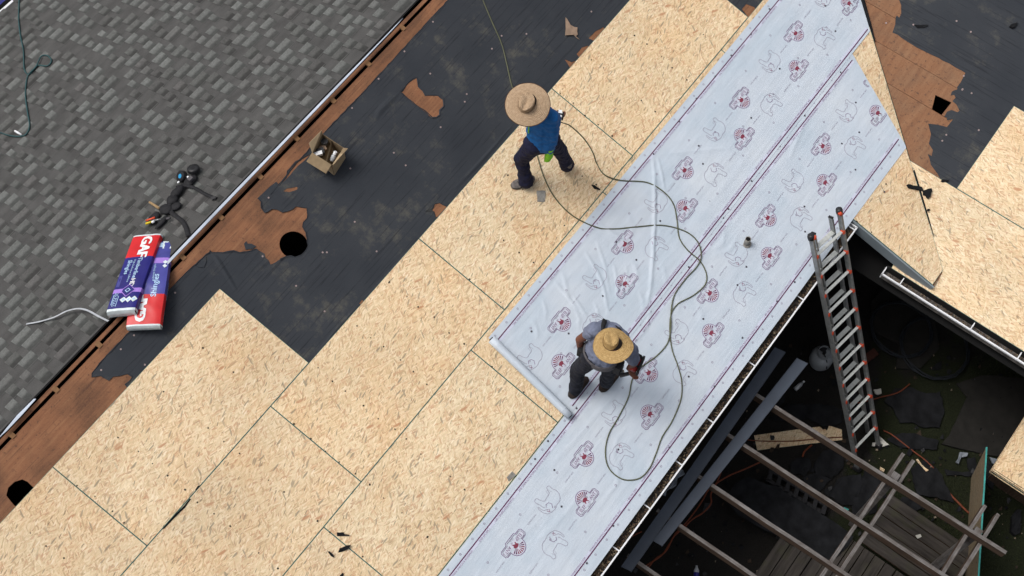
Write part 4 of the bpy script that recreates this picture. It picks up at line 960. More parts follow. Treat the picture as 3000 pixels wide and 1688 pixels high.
scrap('felt_scrap', hq([(228, 420), (250, 408), (500, 460), (535, 510), (520, 530), (400, 505), (265, 475)]), MP, pm, .004, .030, 'scrap', 'long black strip of felt lying across the valley joint', 'scrap', .05, seed=8)
scrap('felt_scrap', hq([(540, 520), (600, 510), (650, 488), (715, 485), (725, 540), (695, 640), (650, 685), (615, 660), (590, 610), (555, 615)]), WP, pw, .004, .024, 'scrap', 'rounded black felt scrap right of the valley joint', 'scrap', .15, seed=9)
scrap('felt_scrap', hq([(630, 880), (670, 870), (692, 895), (660, 920), (635, 912)]), WP, pw, .004, .018, 'scrap', 'tiny black felt scrap beside the lower valley joint', 'scrap', .1, seed=10)
scrap('felt_scrap', hq([(890, 340), (930, 305), (1000, 310), (1060, 325), (990, 350), (930, 365)]), WP, pw, -.012, .012, 'scrap', 'black curled scrap on the felt above the wing boards', 'scrap', .15, seed=11)
scrap('felt_scrap', zq([(760, 310), (930, 308), (940, 325), (880, 350), (800, 350)]), WP, pw, -.012, -.002, 'scrap', 'flat black oblong scrap high on the wing felt', 'scrap', .0, seed=12)
scrap('felt_scrap', zq([(1945, 335), (1970, 310), (2030, 295), (2050, 280), (2010, 350), (1975, 355)]), WP, pw, -.012, .02, 'scrap', 'dark crumpled scrap near the right edge of the wing felt', 'scrap', .2, seed=13)
# torn kraft flap standing up from the felt
T = thing('torn_flap', MP(*pm(1672, 90)), 'torn brown flap curling up from the felt at the top', 'torn flap')
fl = tl(1500, 0, [(398, 140), (408, 145), (440, 195), (470, 208), (492, 210), (490, 240), (495, 262), (480, 275), (512, 300), (490, 290), (465, 265), (430, 268), (398, 270), (402, 220)])
pl = [pm(*p) for p in fl]; s0 = max(p[1] for p in pl)
mb = MB(); mb.slab(lambda a, b, h: MP(a, b, h + .12 * abs(s0 - b) ** 1.2 + .01), pl, -.012, -.008, 0, 0, bottom=True); mb.obj('flap', M['kraft'], T)

# ------------------------------------------------------------------ cardboard box with its contents
def bx(pts): return [(840 + a / 8.05, 360 + b / 8.05) for a, b in pts]
zt = MP(*pm(935, 462))[2] + .15
c_ = [onz(*p, zt) for p in bx([(600, 700), (840, 265), (1330, 590), (1060, 990)])]
BT = thing('cardboard_box', MP(*pm(944, 470)), 'open cardboard box with raised flaps on the black felt', 'box')
def down(p):
    q_ = p + V((0, 0, -1)); return MP(p.x, -p.y / CP, 0) + V((0, 0, -.012)) if False else V((p.x, p.y, TP * p.y - .011))
def wallq(a, b, name, mat='card', inn='cardin'):
    mb = MB(); d = (V(b) - V(a)); nn = V((0, 0, 1)).cross(d).normalized() * .004
    A0, B0 = down(a), down(b); vs = [A0, B0, V(b), V(a), A0 + nn, B0 + nn, V(b) + nn, V(a) + nn]
    mb.add(vs, [(0, 3, 2, 1)], 1); mb.add(vs, [(4, 5, 6, 7)], 0); mb.add(vs, [(3, 7, 6, 2), (0, 1, 5, 4), (0, 4, 7, 3), (1, 2, 6, 5)], 1)
    mb.obj(name, [M[mat], M[inn]], BT)
for i in range(4): wallq(c_[i], c_[(i + 1) % 4], 'side')
mb = MB(); mb.add([down(p) + V((0, 0, .004)) for p in c_], [(0, 1, 2, 3)]); mb.obj('base', M['cardin'], BT)
def flap(a, b, tip0, tip1, mat, inn):
    mb = MB(); vs = [V(a), V(b), V(tip1), V(tip0)]; nn = (vs[1] - vs[0]).cross(vs[3] - vs[0]).normalized() * .003
    mb.add(vs, [(0, 1, 2, 3)], 0); mb.add([v - nn for v in vs], [(3, 2, 1, 0)], 1); mb.add(vs + [v - nn for v in vs], [(0, 4, 5, 1), (1, 5, 6, 2), (2, 6, 7, 3), (3, 7, 4, 0)], 1)
    mb.obj('flap', [M[mat], M[inn]], BT)
q_ = bx([(465, 915), (925, 1200)]); flap(c_[0], c_[3], onz(*q_[0], zt - .045), onz(*q_[1], zt - .045), 'card', 'cardin')
q_ = bx([(520, 480), (820, 175)]); flap(c_[1], c_[0], onz(*q_[1], zt + .075), onz(*q_[0], zt + .075), 'cardin', 'card')
q_ = bx([(1440, 600), (1100, 985)]); flap(c_[2], c_[3], onz(*q_[0], zt + .05), onz(*q_[1], zt + .0), 'cardin', 'card')
mb = MB(); a, b = [onz(*p, zt - .01) for p in bx([(1055, 400), (925, 900)])]; A0, B0 = down(a) + V((0, 0, .01)), down(b) + V((0, 0, .01))
mid = (a + b) / 2 + V((.02, .01, 0)); mid0 = (A0 + B0) / 2 + V((.02, .01, 0))
mb.add([A0, mid0, B0, b, mid, a], [(0, 1, 4, 5), (1, 2, 3, 4)]); mb.obj('divider', M['card'], BT)
def inbox(p, up): q_ = bx([p])[0]; return onz(*q_, zt - .15 + up)
T = thing('bottle', inbox((1100, 850), .04), 'clear plastic bottle with white cap standing in the cardboard box', 'bottle')
a, b = inbox((1060, 900), .05), inbox((1150, 690), .13); dd = (b - a)
mb = MB(); mb.tube([a, a + dd * .1, a + dd * .55, a + dd * .75], [.022, .027, .027, .014], 14); mb.obj('bottle_body', M['glass'], T, True)
mb = MB(); mb.tube([a + dd * .75, a + dd * 1.05], [.020, .020], 14); mb.obj('bottle_cap', M['white'], T)
mb = MB(); a = inbox((800, 690), .07); mb.box(a, V((.035, -.022, 0)), V((.02, .03, 0)), V((0, 0, .03))); tag(mb.obj('nail_box', M['darkplastic']), 'small dark box lying in the cardboard box', 'box')
mb = MB(); a = inbox((730, 740), .08); mb.box(a, V((.045, -.028, 0)), V((.012, .018, 0)), V((0, 0, .02))); tag(mb.obj('paper_pack', M['white']), 'white pack at the front of the cardboard box', 'pack')
T = thing('nail_coil', inbox((880, 520), .05), 'coil of nails on a dark drum inside the cardboard box', 'nail coil')
mb = MB(); mb.lathe([(.012, 0), (.036, .0), (.036, .045), (.012, .045)], Matrix.Translation(inbox((900, 480), .05)), 16); mb.obj('drum', M['darkplastic'], T)
mb = MB()
for k in range(14): mb.tube([inbox((900, 480), .055) + V((.037 * math.cos(k * .45), .037 * math.sin(k * .45), 0)), inbox((900, 480), .055) + V((.037 * math.cos(k * .45), .037 * math.sin(k * .45), .05))], .002, 5)
mb.obj('nail_row', M['alu'], T)
mb = MB(); a = inbox((850, 600), .045); mb.box(a, V((.03, -.02, .01)), V((.015, .03, 0)), V((0, 0, .012))); tag(mb.obj('kraft_scrap', M['kraft']), 'crumpled brown paper inside the cardboard box', 'paper')

# ------------------------------------------------------------------ two wrapped shingle bundles
def bundle(label, pts, wvec, thick, zones, texts, dia=None, side=()):
    T = thing('shingle_bundle', pts[len(pts) // 2] - V((0, 0, thick)), label, 'shingle bundle')
    L = [0]
    for i in range(len(pts) - 1): L.append(L[-1] + (pts[i + 1] - pts[i]).length)
    def cen(u):
        d = u * L[-1]
        for i in range(len(L) - 1):
            if d <= L[i + 1] + 1e-9 or i == len(L) - 2: return pts[i].lerp(pts[i + 1], (d - L[i]) / (L[i + 1] - L[i]))
    w = V(wvec); ax = (pts[-1] - pts[0]).normalized(); upv = w.cross(ax).normalized()
    if upv.z < 0: upv = -upv
    def S(u, v, h=0): return cen(u) + w * v + upv * (h - .010 * (2 * abs(v)) ** 6 + .005 * noise.noise(V((u * 11, v * 6, w.x * 9))) + .0025 * noise.noise(V((u * 30 + v * 14, v * 20 - u * 9, w.y * 9))) - .012 * (abs(u - .5) * 2) ** 14)
    names = [z[2] for z in zones]; mats = list(dict.fromkeys(names + ['bagwhite']))
    mb = MB(); NV = 12
    for u0, u1, m in zones:
        k = max(2, int((u1 - u0) * 34))
        vs = [S(u0 + (u1 - u0) * i / k, -.5 + j / NV) for i in range(k + 1) for j in range(NV + 1)]
        mb.add(vs, [(i * (NV + 1) + j, i * (NV + 1) + j + 1, (i + 1) * (NV + 1) + j + 1, (i + 1) * (NV + 1) + j) for i in range(k) for j in range(NV)], mats.index(m))
        for sg in (-.5, .5):
            vs = [S(u0 + (u1 - u0) * i / k, sg) - upv * thick * j / 3 + w.normalized() * (.012 * math.sin(j / 3 * math.pi)) * (1 if sg > 0 else -1) for i in range(k + 1) for j in range(4)]
            mb.add(vs, [(i * 4 + j, i * 4 + j + 1, i * 4 + j + 5, i * 4 + j + 4) for i in range(k) for j in range(3)], mats.index(m))
    for u, sg in ((0, -1), (1, 1)):
        vs = [S(u, -.5 + j / NV) - upv * thick * i / 3 + ax * sg * (.012 * math.sin(i / 3 * math.pi) + .006 * noise.noise(V((j * 1.7, i * 2.3, u)))) for i in range(4) for j in range(NV + 1)]
        mb.add(vs, [(i * (NV + 1) + j, i * (NV + 1) + j + 1, (i + 1) * (NV + 1) + j + 1, (i + 1) * (NV + 1) + j) for i in range(3) for j in range(NV)], mats.index('bagwhite'))
    mb.add([S(0, -.5) - upv * thick, S(0, .5) - upv * thick, S(1, .5) - upv * thick, S(1, -.5) - upv * thick], [(0, 1, 2, 3)], mats.index('bagwhite'))
    W_ = w.length; LL = L[-1]; pm_ = mats = mats + [k for k in ['white', 'ltblue', 'lavender', 'bagnavy', 'red', 'bagwhite', 'bagsheen'] if k not in mats]
    def put(vs2, fs, m, lift=.003):
        vs = [S(u, v, lift) for u, v in vs2]; o = []
        for f in fs:
            nn = (vs[f[1]] - vs[f[0]]).cross(vs[f[2]] - vs[f[0]]); o.append(tuple(f) if nn.dot(upv) > 0 else tuple(f)[::-1])
        mb.add(vs, o, pm_.index(m))
    for st, u, v, size, m, dr, bold in texts:
        vs, fs = text2d(st, size)
        for k in range(bold): put([(u + dr * (a + k * size * .035) / LL, v + dr * (b + (k % 2) * size * .03) / W_) for a, b in vs], fs, m, .003 + k * .0004)
    for u, v, ru, rv, m, lift in (dia or []):
        put([(u - ru / LL, v), (u, v - rv / W_), (u + ru / LL, v), (u, v + rv / W_)], [(0, 1, 2, 3)], m, lift)
    for u0, u1, v0, v1, m in side: put([(u0, v0), (u1, v0), (u1, v1), (u0, v1)], [(0, 1, 2, 3)], m)
    for st, u, dv, size, m, dr in SIDE_TXT.get(label[:5], []):
        vs, fs = text2d(st, size)
        mb.add([S(u + dr * a / LL, .5) + w.normalized() * .0165 - upv * (thick * .5 - dr * 0 + (-b) * 1.0) for a, b in vs], fs, pm_.index(m)); mb.add([S(u + dr * a / LL, .5) + w.normalized() * .0165 - upv * (thick * .5 - b) for a, b in vs], [f[::-1] for f in fs], pm_.index(m))
    mb.obj('wrapper', [M[m] for m in mats], T, True)
    return T
SIDE_TXT = {'upper': [('Timberline HD', .52, 0, .052, 'white', 1)], 'lower': [('Timberline', .62, 0, .045, 'ltblue', 1)]}
th2 = .085
b2 = [onz(455, 707, .46), onz(437, 830, .575), onz(418, 953, .545)]
wv = onz(468, 951, .545) - onz(369, 955, .545)
bundle('lower wrapped shingle bundle with pale red end, half under the other one', b2, wv, th2,
       [(0, .22, 'bagsheen'), (.22, .29, 'lavender'), (.29, .46, 'bagsheen'), (.46, .665, 'bagsheen'), (.665, .985, 'bagred'), (.985, 1, 'bagwhite')],
       [('GAF', .83, -.10, .150, 'white', -1, 5), ('Shingles', .565, .19, .085, 'ltblue', -1, 2), ('High Definition', .60, -.25, .035, 'ltblue', -1, 1), ('Lifetime Shingles', .40, .1, .03, 'ltblue', -1, 1)],
       [(.28, .40, .025, .025, 'bagwhite', .004), (.33, .40, .025, .025, 'bagwhite', .004)], [(.0, .10, .25, .5, 'bagwhite'), (.02, .08, .05, .25, 'ltblue')])
up_c = FP(*pf(431, 684), .12); b1 = [onz(431, 685, up_c.z + .015), onz(390, 800, .60), onz(352, 908, .66)]
wv1 = onz(393, 905, .66) - onz(312, 912, .66)
bundle('upper wrapped shingle bundle with bright red end, leaning over the ridge', b1, wv1 * 1.02, .10,
       [(0, .022, 'bagwhite'), (.022, .315, 'bagred'), (.315, .73, 'bagnavy'), (.73, .782, 'lavender'), (.782, .975, 'bagnavy'), (.975, 1, 'bagwhite')],
       [('GAF', .168, .06, .150, 'white', 1, 5), ('Timberline', .465, .08, .060, 'ltblue', 1, 2), ('HD', .655, .08, .066, 'white', 1, 3), ('Shingles', .45, -.27, .058, 'ltblue', 1, 2), ('High Definition Lifetime', .50, -.10, .030, 'ltblue', 1, 1), ('25 PZAS', .865, -.33, .045, 'ltblue', 1, 1)],
       [(.757, .03, .078, .078, 'lavender', .004), (.757, .03, .068, .068, 'bagnavy', .005), (.757, .03, .030, .030, 'ltblue', .006), (.757, .03, .020, .020, 'bagnavy', .007)] + [(.873, v, .036, .036, 'bagwhite', .004) for v in (-.02, .17, .36)] + [(.873, v, .016, .016, 'ltblue', .005) for v in (-.02, .17, .36)],
       [(.56, .70, -.46, -.34, 'bagsheen'), (.80, .93, -.42, -.40, 'ltblue'), (.80, .93, -.37, -.36, 'ltblue'), (.82, .95, -.24, -.22, 'ltblue')])

# ------------------------------------------------------------------ tool belt on the shingles
tb = lambda x, y: (400 + x / 5.573, 460 + y / 5.573)
def fp(x, y, h): return farp(*tb(x, y), h)
T = thing('tool_belt', fp(620, 800, 0), 'black tool belt with pouches and tools dropped on the shingles', 'tool belt')
def strapm(pts, w_, name, mat='black', t=.010):
    P_ = smooth_path([fp(x, y, h) for x, y, h in pts], 5); mb = MB(); vs = []
    for i, p in enumerate(P_):
        d = (P_[min(i + 1, len(P_) - 1)] - P_[max(i - 1, 0)]).normalized(); sv = d.cross(NF).normalized() * w_ * .5
        vs += [p - sv, p - sv * .6 + NF * t, p + sv * .6 + NF * t, p + sv]
    mb.add(vs, [(i * 4 + j, i * 4 + j + 1, i * 4 + j + 5, i * 4 + j + 4) for i in range(len(P_) - 1) for j in range(3)] + [(0, 1, 2, 3), tuple(len(vs) - 4 + k for k in (3, 2, 1, 0))]); return mb.obj(name, M[mat], T, True)
def blob(c, r3, name, mat, h=.04, seed=0, par=None):
    mb = MB(); c = fp(*c, h); ex = V((1, 0, 0)); es = V((0, CP, -SN)); n_ = 14; vs = []; rr = random.Random(seed)
    if r3[0] > .03: r3 = (r3[0] * 1.15, r3[1] * 1.1, r3[2] * .7)
    for i in range(9):
        ph = -math.pi / 2 + math.pi * i / 8
        for k in range(n_):
            a = 2 * math.pi * k / n_; dv = ex * math.cos(a) * math.cos(ph) * r3[0] + es * math.sin(a) * math.cos(ph) * r3[1] + NF * math.sin(ph) * r3[2]
            vs.append(c + dv * (1 + .22 * noise.noise(V((dv.x * 14 + seed, dv.y * 14, dv.z * 14)))))
    mb.add(vs, [(i * n_ + k, i * n_ + (k + 1) % n_, (i + 1) * n_ + (k + 1) % n_, (i + 1) * n_ + k) for i in range(8) for k in range(n_)]); return mb.obj(name, M[mat], par or T, True)
strapm([(1310, 690, .01), (1200, 650, .015), (1090, 600, .02), (960, 530, .03), (800, 500, .04), (680, 540, .05)], .040, 'belt_webbing')
strapm([(850, 1310, .01), (820, 1180, .015), (760, 1070, .02), (660, 990, .025), (580, 920, .03), (560, 800, .04)], .050, 'belt_webbing')
mb = MB(); a = fp(1200, 670, .03); 
for k in range(1): mb.box(fp(1265, 690, .02), (.022, -.008, 0), (.006, .016, 0), NF * .008)
mb.obj('buckle', M['darkplastic'], T)
blob((690, 610), (.085, .05, .05), 'pouch', 'black', .045, 1); blob((600, 740), (.06, .06, .045), 'pouch', 'black', .04, 2); blob((500, 880), (.06, .07, .035), 'pouch', 'black', .035, 3)
blob((300, 1030), (.075, .05, .04), 'pouch', 'black', .035, 4); blob((430, 1090), (.085, .03, .03), 'pouch', 'black', .03, 5); blob((660, 830), (.05, .05, .03), 'pouch', 'black', .03, 8)
blob((900, 420), (.075, .055, .035), 'pouch', 'black', .035, 6)
def cyl(a, b, r_, name, mat, n_=12, par=None): mb = MB(); mb.tube([a, b], r_, n_); return mb.obj(name, M[mat], par or T, True)
cyl(fp(230, 765, .03), fp(400, 880, .045), [.012, .016], 'hammer_handle', 'wood'); cyl(fp(190, 1085, .05), fp(340, 1045, .06), [.011, .013], 'red_grip', 'red'); cyl(fp(185, 1135, .05), fp(290, 1105, .055), [.013, .011], 'yellow_grip', 'yellow')
cyl(fp(285, 1120, .055), fp(330, 1100, .06), .014, 'ferrule', 'white'); cyl(fp(330, 1085, .055), fp(435, 1060, .05), .010, 'tool_shank', 'alu'); cyl(fp(520, 1060, .055), fp(590, 1040, .05), .012, 'grey_shank', 'belt')
blob((735, 490), (.016, .012, .008), 'white_patch', 'white', .085, 7)
# rings of tape and small drum next to the belt
def drum(c, r_, hh, tilt, name, label, cat, cols):
    t_ = thing(name, fp(*c, 0), label, cat); ctr = fp(*c, r_ * .8); ax = (V(tilt)).normalized(); q4 = Matrix.Translation(ctr) @ ax.to_track_quat('Z', 'Y').to_matrix().to_4x4()
    mb = MB(); mb.lathe([(r_ * .45, -hh), (r_, -hh), (r_ * 1.03, -hh * .6), (r_ * 1.03, hh * .6), (r_, hh), (r_ * .45, hh)], q4, 20); mb.obj('tape_body', M[cols[0]], t_, True)
    mb = MB(); mb.lathe([(r_ * .42, -hh * 1.02), (r_ * .42, hh * 1.04), (.001, hh * 1.04)], q4, 16, 0, False); mb.obj('core', M[cols[1]], t_); return t_
drum((770, 365), .062, .026, (-.55, .35, .75), 'tape_roll', 'dark roll with shiny blue face at the top of the tool belt', 'tape roll', ('black', 'cyan'))
drum((960, 250), .066, .022, (.25, .3, .9), 'tape_roll', 'plain black roll at the top of the tool belt', 'tape roll', ('darkplastic', 'black'))
T2 = thing('tape_measure', fp(925, 440, 0), 'small grey tape measure on top of the tool belt', 'tape measure'); mb = MB(); mb.box(fp(930, 435, .085), (.026, .0, 0), (.0, .022, 0), NF * .014); mb.obj('case', M['belt'], T2); mb = MB(); mb.lathe([(.012, 0), (.012, .006), (.001, .006)], Matrix.Translation(fp(900, 420, .10)), 12, 0, False); mb.obj('dial', M['white'], T2)

# ------------------------------------------------------------------ people
def capsules(name, caps, mats, parent, voxel=.011, smooth_n=6, fold=0.0, fs=14, seed=0, pick=None, extra=None):
    mb = MB()
    for a, b, ra, rb in caps:
        a, b = V(a), V(b); d = b - a; L = max(d.length, 1e-4); q4 = Matrix.Translation(a) @ d.to_track_quat('Z', 'Y').to_matrix().to_4x4(); prof = []
        for i in range(7):
            t = -math.pi / 2 + math.pi / 2 * i / 6; prof.append((max(.0008, ra * math.cos(t)), ra * math.sin(t)))
        for i in range(7):
            t = math.pi / 2 * i / 6; prof.append((max(.0008, rb * math.cos(t)), L + rb * math.sin(t)))
        mb.lathe(prof, q4, 16)
    me = mb.mesh(name, []); ob = bpy.data.objects.new(name, me); COL.objects.link(ob)
    m = ob.modifiers.new('r', 'REMESH'); m.mode = 'VOXEL'; m.voxel_size = voxel; m.use_smooth_shade = True
    m = ob.modifiers.new('s', 'SMOOTH'); m.iterations = smooth_n; m.factor = .5
    out = bpy.data.meshes.new_from_object(ob.evaluated_get(bpy.context.evaluated_depsgraph_get())); bpy.data.objects.remove(ob); bpy.data.meshes.remove(me)
    if fold:
        nr = [v.normal.copy() for v in out.vertices]
        for v, nn in zip(out.vertices, nr):
            c = v.co; v.co = c + nn * fold * (noise.noise(V((c.x * fs, c.y * fs, c.z * fs * 1.6)) + V((seed, 0, 0))) + .5 * noise.noise(V((c.x * fs * 2.4, c.y * fs * 2.4, c.z * fs * 3)) + V((0, seed, 0))))
    out.name = name
    for m_ in mats: out.materials.append(M[m_])
    for p in out.polygons: p.use_smooth = True
    if pick:
        for p in out.polygons: p.material_index = pick(p.center)
    off = parent_loc(parent)
    for v in out.vertices: v.co -= off
    o = bpy.data.objects.new(name, out); COL.objects.link(o); o.parent = parent; return o
def hand(w, d, palm, side, curl=.6):                       # capsules of a hand with five unequal bent fingers
    w, d, palm = V(w), V(d).normalized(), V(palm); palm = (palm - d * palm.dot(d)).normalized(); lat = d.cross(palm).normalized() * side
    out = []; base = w + d * .02
    for k in (-1.2, -.4, .4, 1.2): out.append((base + lat * k * .012, w + d * .082 + lat * k * .019, .014, .0125))
    for k, L in ((-1.2, .058), (-.4, .075), (.4, .080), (1.2, .070)):
        p = w + d * .086 + lat * k * .019; dirv = d.copy(); rr = .0092
        for j, f in enumerate((.45, .32, .23)):
            ang = curl * (.45 + .5 * j); dirv = (d * math.cos(ang) + palm * math.sin(ang)).normalized(); q = p + dirv * L * f; out.append((p, q, rr, rr * .92)); p = q; rr *= .92
    p = w + d * .025 + lat * .026; t1 = (d * .7 + lat * .75 + palm * .35).normalized(); q = p + t1 * .042; out.append((p, q, .013, .0105)); out.append((q, q + (d * .85 + lat * .15 + palm * .5).normalized() * .032, .0105, .0088))
    return out
def foot(parent, heel, toe, upn, L, wd_, mat, sole='darkplastic', high=.075, name='shoe'):
    heel, toe = V(heel), V(toe); d = (toe - heel).normalized(); u = (V(upn) - d * V(upn).dot(d)).normalized(); s = d.cross(u); mb = MB(); vs = []; n_ = 16; st = []
    def fw_(t):
        w_ = .84 + .16 * math.sin(max(0, t - .25) / .75 * math.pi * .85)
        if t < .16: w_ *= math.sqrt(max(.0, 1 - ((.16 - t) / .17) ** 2))
        if t > .74: w_ *= math.sqrt(max(.0, 1 - ((t - .74) / .275) ** 2))
        return wd_ * .5 * max(.12, w_)
    ts = [0, .03, .08, .16, .28, .40, .52, .64, .74, .83, .90, .95, .98, 1.0]; NT = len(ts) - 1
    for t in ts:
        hw = fw_(t); hh = high * (1 if t < .33 else 1 - .50 * min(1, (t - .33) / .42) ** 1.2) * (1 - .55 * max(0, (t - .9) / .1) ** 2) * (.88 if t < .02 else 1)
        c = heel + d * (L * t); ring = []
        for k in range(n_):
            a = 2 * math.pi * k / n_; x = math.cos(a); y = math.sin(a); ring.append(c + s * hw * math.copysign(abs(x) ** .8, x) + u * (.012 + (hh - .012) * (.5 + .5 * math.copysign(abs(y) ** .85, y))))
        vs += ring
    mb.add(vs, [(i * n_ + k, i * n_ + (k + 1) % n_, (i + 1) * n_ + (k + 1) % n_, (i + 1) * n_ + k) for i in range(NT) for k in range(n_)] + [tuple(range(n_))[::-1], tuple(NT * n_ + k for k in range(n_))])
    o = mb.obj(name, M[mat], parent, True)
    mb = MB(); vs = []
    for t in ts:
        hw = fw_(t) * 1.05; c = heel + d * (L * (t * 1.01 - .005) - .002); vs += [c + s * hw, c - s * hw, c - s * hw + u * .018, c + s * hw + u * .018]
    mb.add(vs, [(i * 4 + k, i * 4 + (k + 1) % 4, (i + 1) * 4 + (k + 1) % 4, (i + 1) * 4 + k) for i in range(NT) for k in range(4)] + [(3, 2, 1, 0), tuple(NT * 4 + k for k in range(4))]); mb.obj('sole', M[sole], o)
    mb = MB()
    for k in range(3):
        c = heel + d * L * (.50 + .10 * k) + u * (high * (.84 - .16 * k)); mb.tube([c - s * wd_ * .26, c + u * .006, c + s * wd_ * .26], .004, 6)
    mb.obj('laces', M['darkplastic'], o)
    return o
def hat(parent, c, nrm, fwd, R, mat, wav=.012, crown=(.105, .085, .088), edge='hatband', band=False, off=(0, 0), seed=0, dent=.026):
    nrm = V(nrm).normalized(); f = (V(fwd) - nrm * V(fwd).dot(nrm)).normalized(); s = nrm.cross(f); c = V(c); mb = MB(); n_ = 64; vs = []; uv = []; NR = 22
    def pt(r_, a, z): return c + f * (r_ * math.cos(a)) + s * (r_ * math.sin(a)) + nrm * z
    ox, oy = off
    for i in range(NR):
        t = i / (NR - 1); 
        for k in range(n_):
            a = 2 * math.pi * k / n_; r0 = .045; r_ = r0 + (R - r0) * t
            z = .012 * math.sin(t * 2.2) - .020 * t ** 2 + wav * t ** 1.5 * (math.sin(2 * a + seed) + .45 * math.sin(3 * a + 1.3 * seed + 1)) + .0016 * math.sin(i * 2.6) + .003 * t * noise.noise(V((math.cos(a) * 3, math.sin(a) * 3, seed)))
            rr = r_ * (1 + .012 * t * noise.noise(V((math.cos(a) * 4, math.sin(a) * 4, 5 + seed)))); vs.append(pt(rr, a, z) + (f * ox + s * oy) * max(0, 1 - t * 1.1)); uv.append((rr * math.cos(a), rr * math.sin(a)))
    fs = [(i * n_ + k, (i + 1) * n_ + k, (i + 1) * n_ + (k + 1) % n_, i * n_ + (k + 1) % n_) for i in range(NR - 1) for k in range(n_)]
    fs = [f_[::-1] for f_ in fs]
    mb.add(vs, fs, 0, uv)
    HO = mb.obj('straw_hat', M[mat], parent, True)
    mb = MB(); mb.tube([vs[(NR - 1) * n_ + k] for k in range(n_)] + [vs[(NR - 1) * n_]], .0042, 6); mb.obj('brim_binding', M[edge], HO, True)
    vs = []; uv = []; cr = 16; a1, a2, h = crown
    for i in range(cr):
        t = i / (cr - 1); rr = 1.0 - .10 * t if t < .62 else (1.0 - .062) * math.cos((t - .62) / .38 * math.pi / 2) ** .7
        z = h * (t / .62) ** .9 if t < .62 else h * (1 + .18 * math.sin((t - .62) / .38 * math.pi / 2))
        for k in range(n_):
            a = 2 * math.pi * k / n_; x, y = a1 * rr * math.cos(a), a2 * rr * math.sin(a); zz = z
            if t > .35:
                kk = min(1, (t - .35) / .4); zz -= dent * kk * math.exp(-(y / .026) ** 2) * (1 if x < .06 else .6); y *= 1 - .10 * kk * max(0, x / a1)
                zz -= dent * .7 * kk * (math.exp(-((x - .055) ** 2 + (abs(y) - .045) ** 2) / .0011)); zz += .016 * kk * (-x / a1)
            vs.append(c + f * (x + ox) + s * (y + oy) + nrm * (zz - .004)); uv.append((rr * .09 * math.cos(a), rr * .09 * math.sin(a) + z))
    fs = [(i * n_ + k, i * n_ + (k + 1) % n_, (i + 1) * n_ + (k + 1) % n_, (i + 1) * n_ + k) for i in range(cr - 1) for k in range(n_)] + [tuple((cr - 1) * n_ + k for k in range(n_))]
    mb = MB(); mb.add(vs, fs, 0, uv); mb.obj('crown', M[mat], HO, True)
    mb = MB(); zb = (.006, .016) if band else (.004, .011); vs = []
    for k in range(n_ + 1):
        a = 2 * math.pi * k / n_
        for z in zb: vs.append(c + f * ((a1 + .0035) * math.cos(a) + ox) + s * ((a2 + .0035) * math.sin(a) + oy) + nrm * z)
    mb.add(vs, [(2 * k, 2 * k + 2, 2 * k + 3, 2 * k + 1) for k in range(n_)]); mb.obj('hat_band', M['hatband'], HO, True)
    return HO
def head_caps(c, f, up):
    c, f, up = V(c), V(f).normalized(), V(up).normalized(); s = up.cross(f)
    return [(c - f * .015 + up * .015, c + f * .02 + up * .02, .092, .086), (c + f * .035 - up * .045, c + f * .045 - up * .075, .062, .045), (c + f * .095 + up * .0, c + f * .108 - up * .025, .011, .015),
            (c + s * .083 - up * .02, c + s * .088 + up * .01, .016, .018), (c - s * .083 - up * .02, c - s * .088 + up * .01, .016, .018), (c + f * .088 - up * .058, c + f * .084 - up * .058 + s * .018, .010, .008)]
def face_bits(parent, c, f, up):
    c, f, up = V(c), V(f).normalized(), V(up).normalized(); s = up.cross(f)
    for sg in (-1, 1):
        mb = MB(); mb.lathe([(.001, -.010), (.010, 0), (.001, .010)], Matrix.Translation(c + f * .092 + s * .032 * sg + up * .012), 10); mb.obj('eye', M['white'], parent, True)
    mb = MB(); n_ = 18; vs = []
    for i in range(8):
        ph = -.15 + 1.72 * i / 7
        for k in range(n_):
            a = 2 * math.pi * k / n_; vs.append(c - f * .006 + up * .012 + (f * math.cos(a) * .093 + s * math.sin(a) * .097) * math.cos(ph) * (1 if math.cos(a) < .5 else .97) + up * .108 * math.sin(ph))
    mb.add(vs, [(i * n_ + k, i * n_ + (k + 1) % n_, (i + 1) * n_ + (k + 1) % n_, (i + 1) * n_ + k) for i in range(7) for k in range(n_)]); mb.obj('hair', M['hair'], parent, True)

# --- worker in blue, striding
z0 = -.157
at = lambda x, y, h: onz(x, y, z0 + h)
PA = thing('person', MP(*pm(1590, 515)), 'person in blue jersey, navy trousers and wide straw hat striding across bare boards', 'person')
hipF, hipR = at(1565, 424, .87), at(1610, 412, .87); kF, kR = at(1527, 465, .47), at(1641, 441, .475); aF, aR = at(1541, 532, .10), at(1662, 481, .105)
pel = (hipF + hipR) / 2 + V((0, 0, .05)); chest = at(1592, 345, 1.27); neck = at(1568, 318, 1.42); shL, shR = at(1617, 345, 1.36), at(1545, 318, 1.37)
elL, wrL = at(1619, 402, 1.08), at(1610, 446, .83); elR, wrR = at(1596, 318, 1.13), at(1624, 345, .98); headc = at(1548, 306, 1.545); fw = V((-1, -.28, 0)).normalized()
hL = hand(wrL, V((-.15, -.1, -1)), V((-.6, .5, 0)), 1, .9); hR = hand(wrR, V((.75, -.3, -.4)), V((0, 0, 1)), -1, 1.1)
capsules('body', [(hipF, kF, .080, .056), (kF, aF, .054, .040), (hipR, kR, .080, .056), (kR, aR, .054, .040), (hipF, hipR, .10, .10), (pel, chest, .085, .09), (chest, neck, .09, .05), (neck, headc, .055, .06), (shL, shR, .052, .052), (shL, elL, .044, .036), (elL, wrL, .036, .027), (shR, elR, .044, .036), (elR, wrR, .036, .027)] + hR + head_caps(headc, fw, V((.1, 0, 1))), ['skin'], PA, .008, 3)
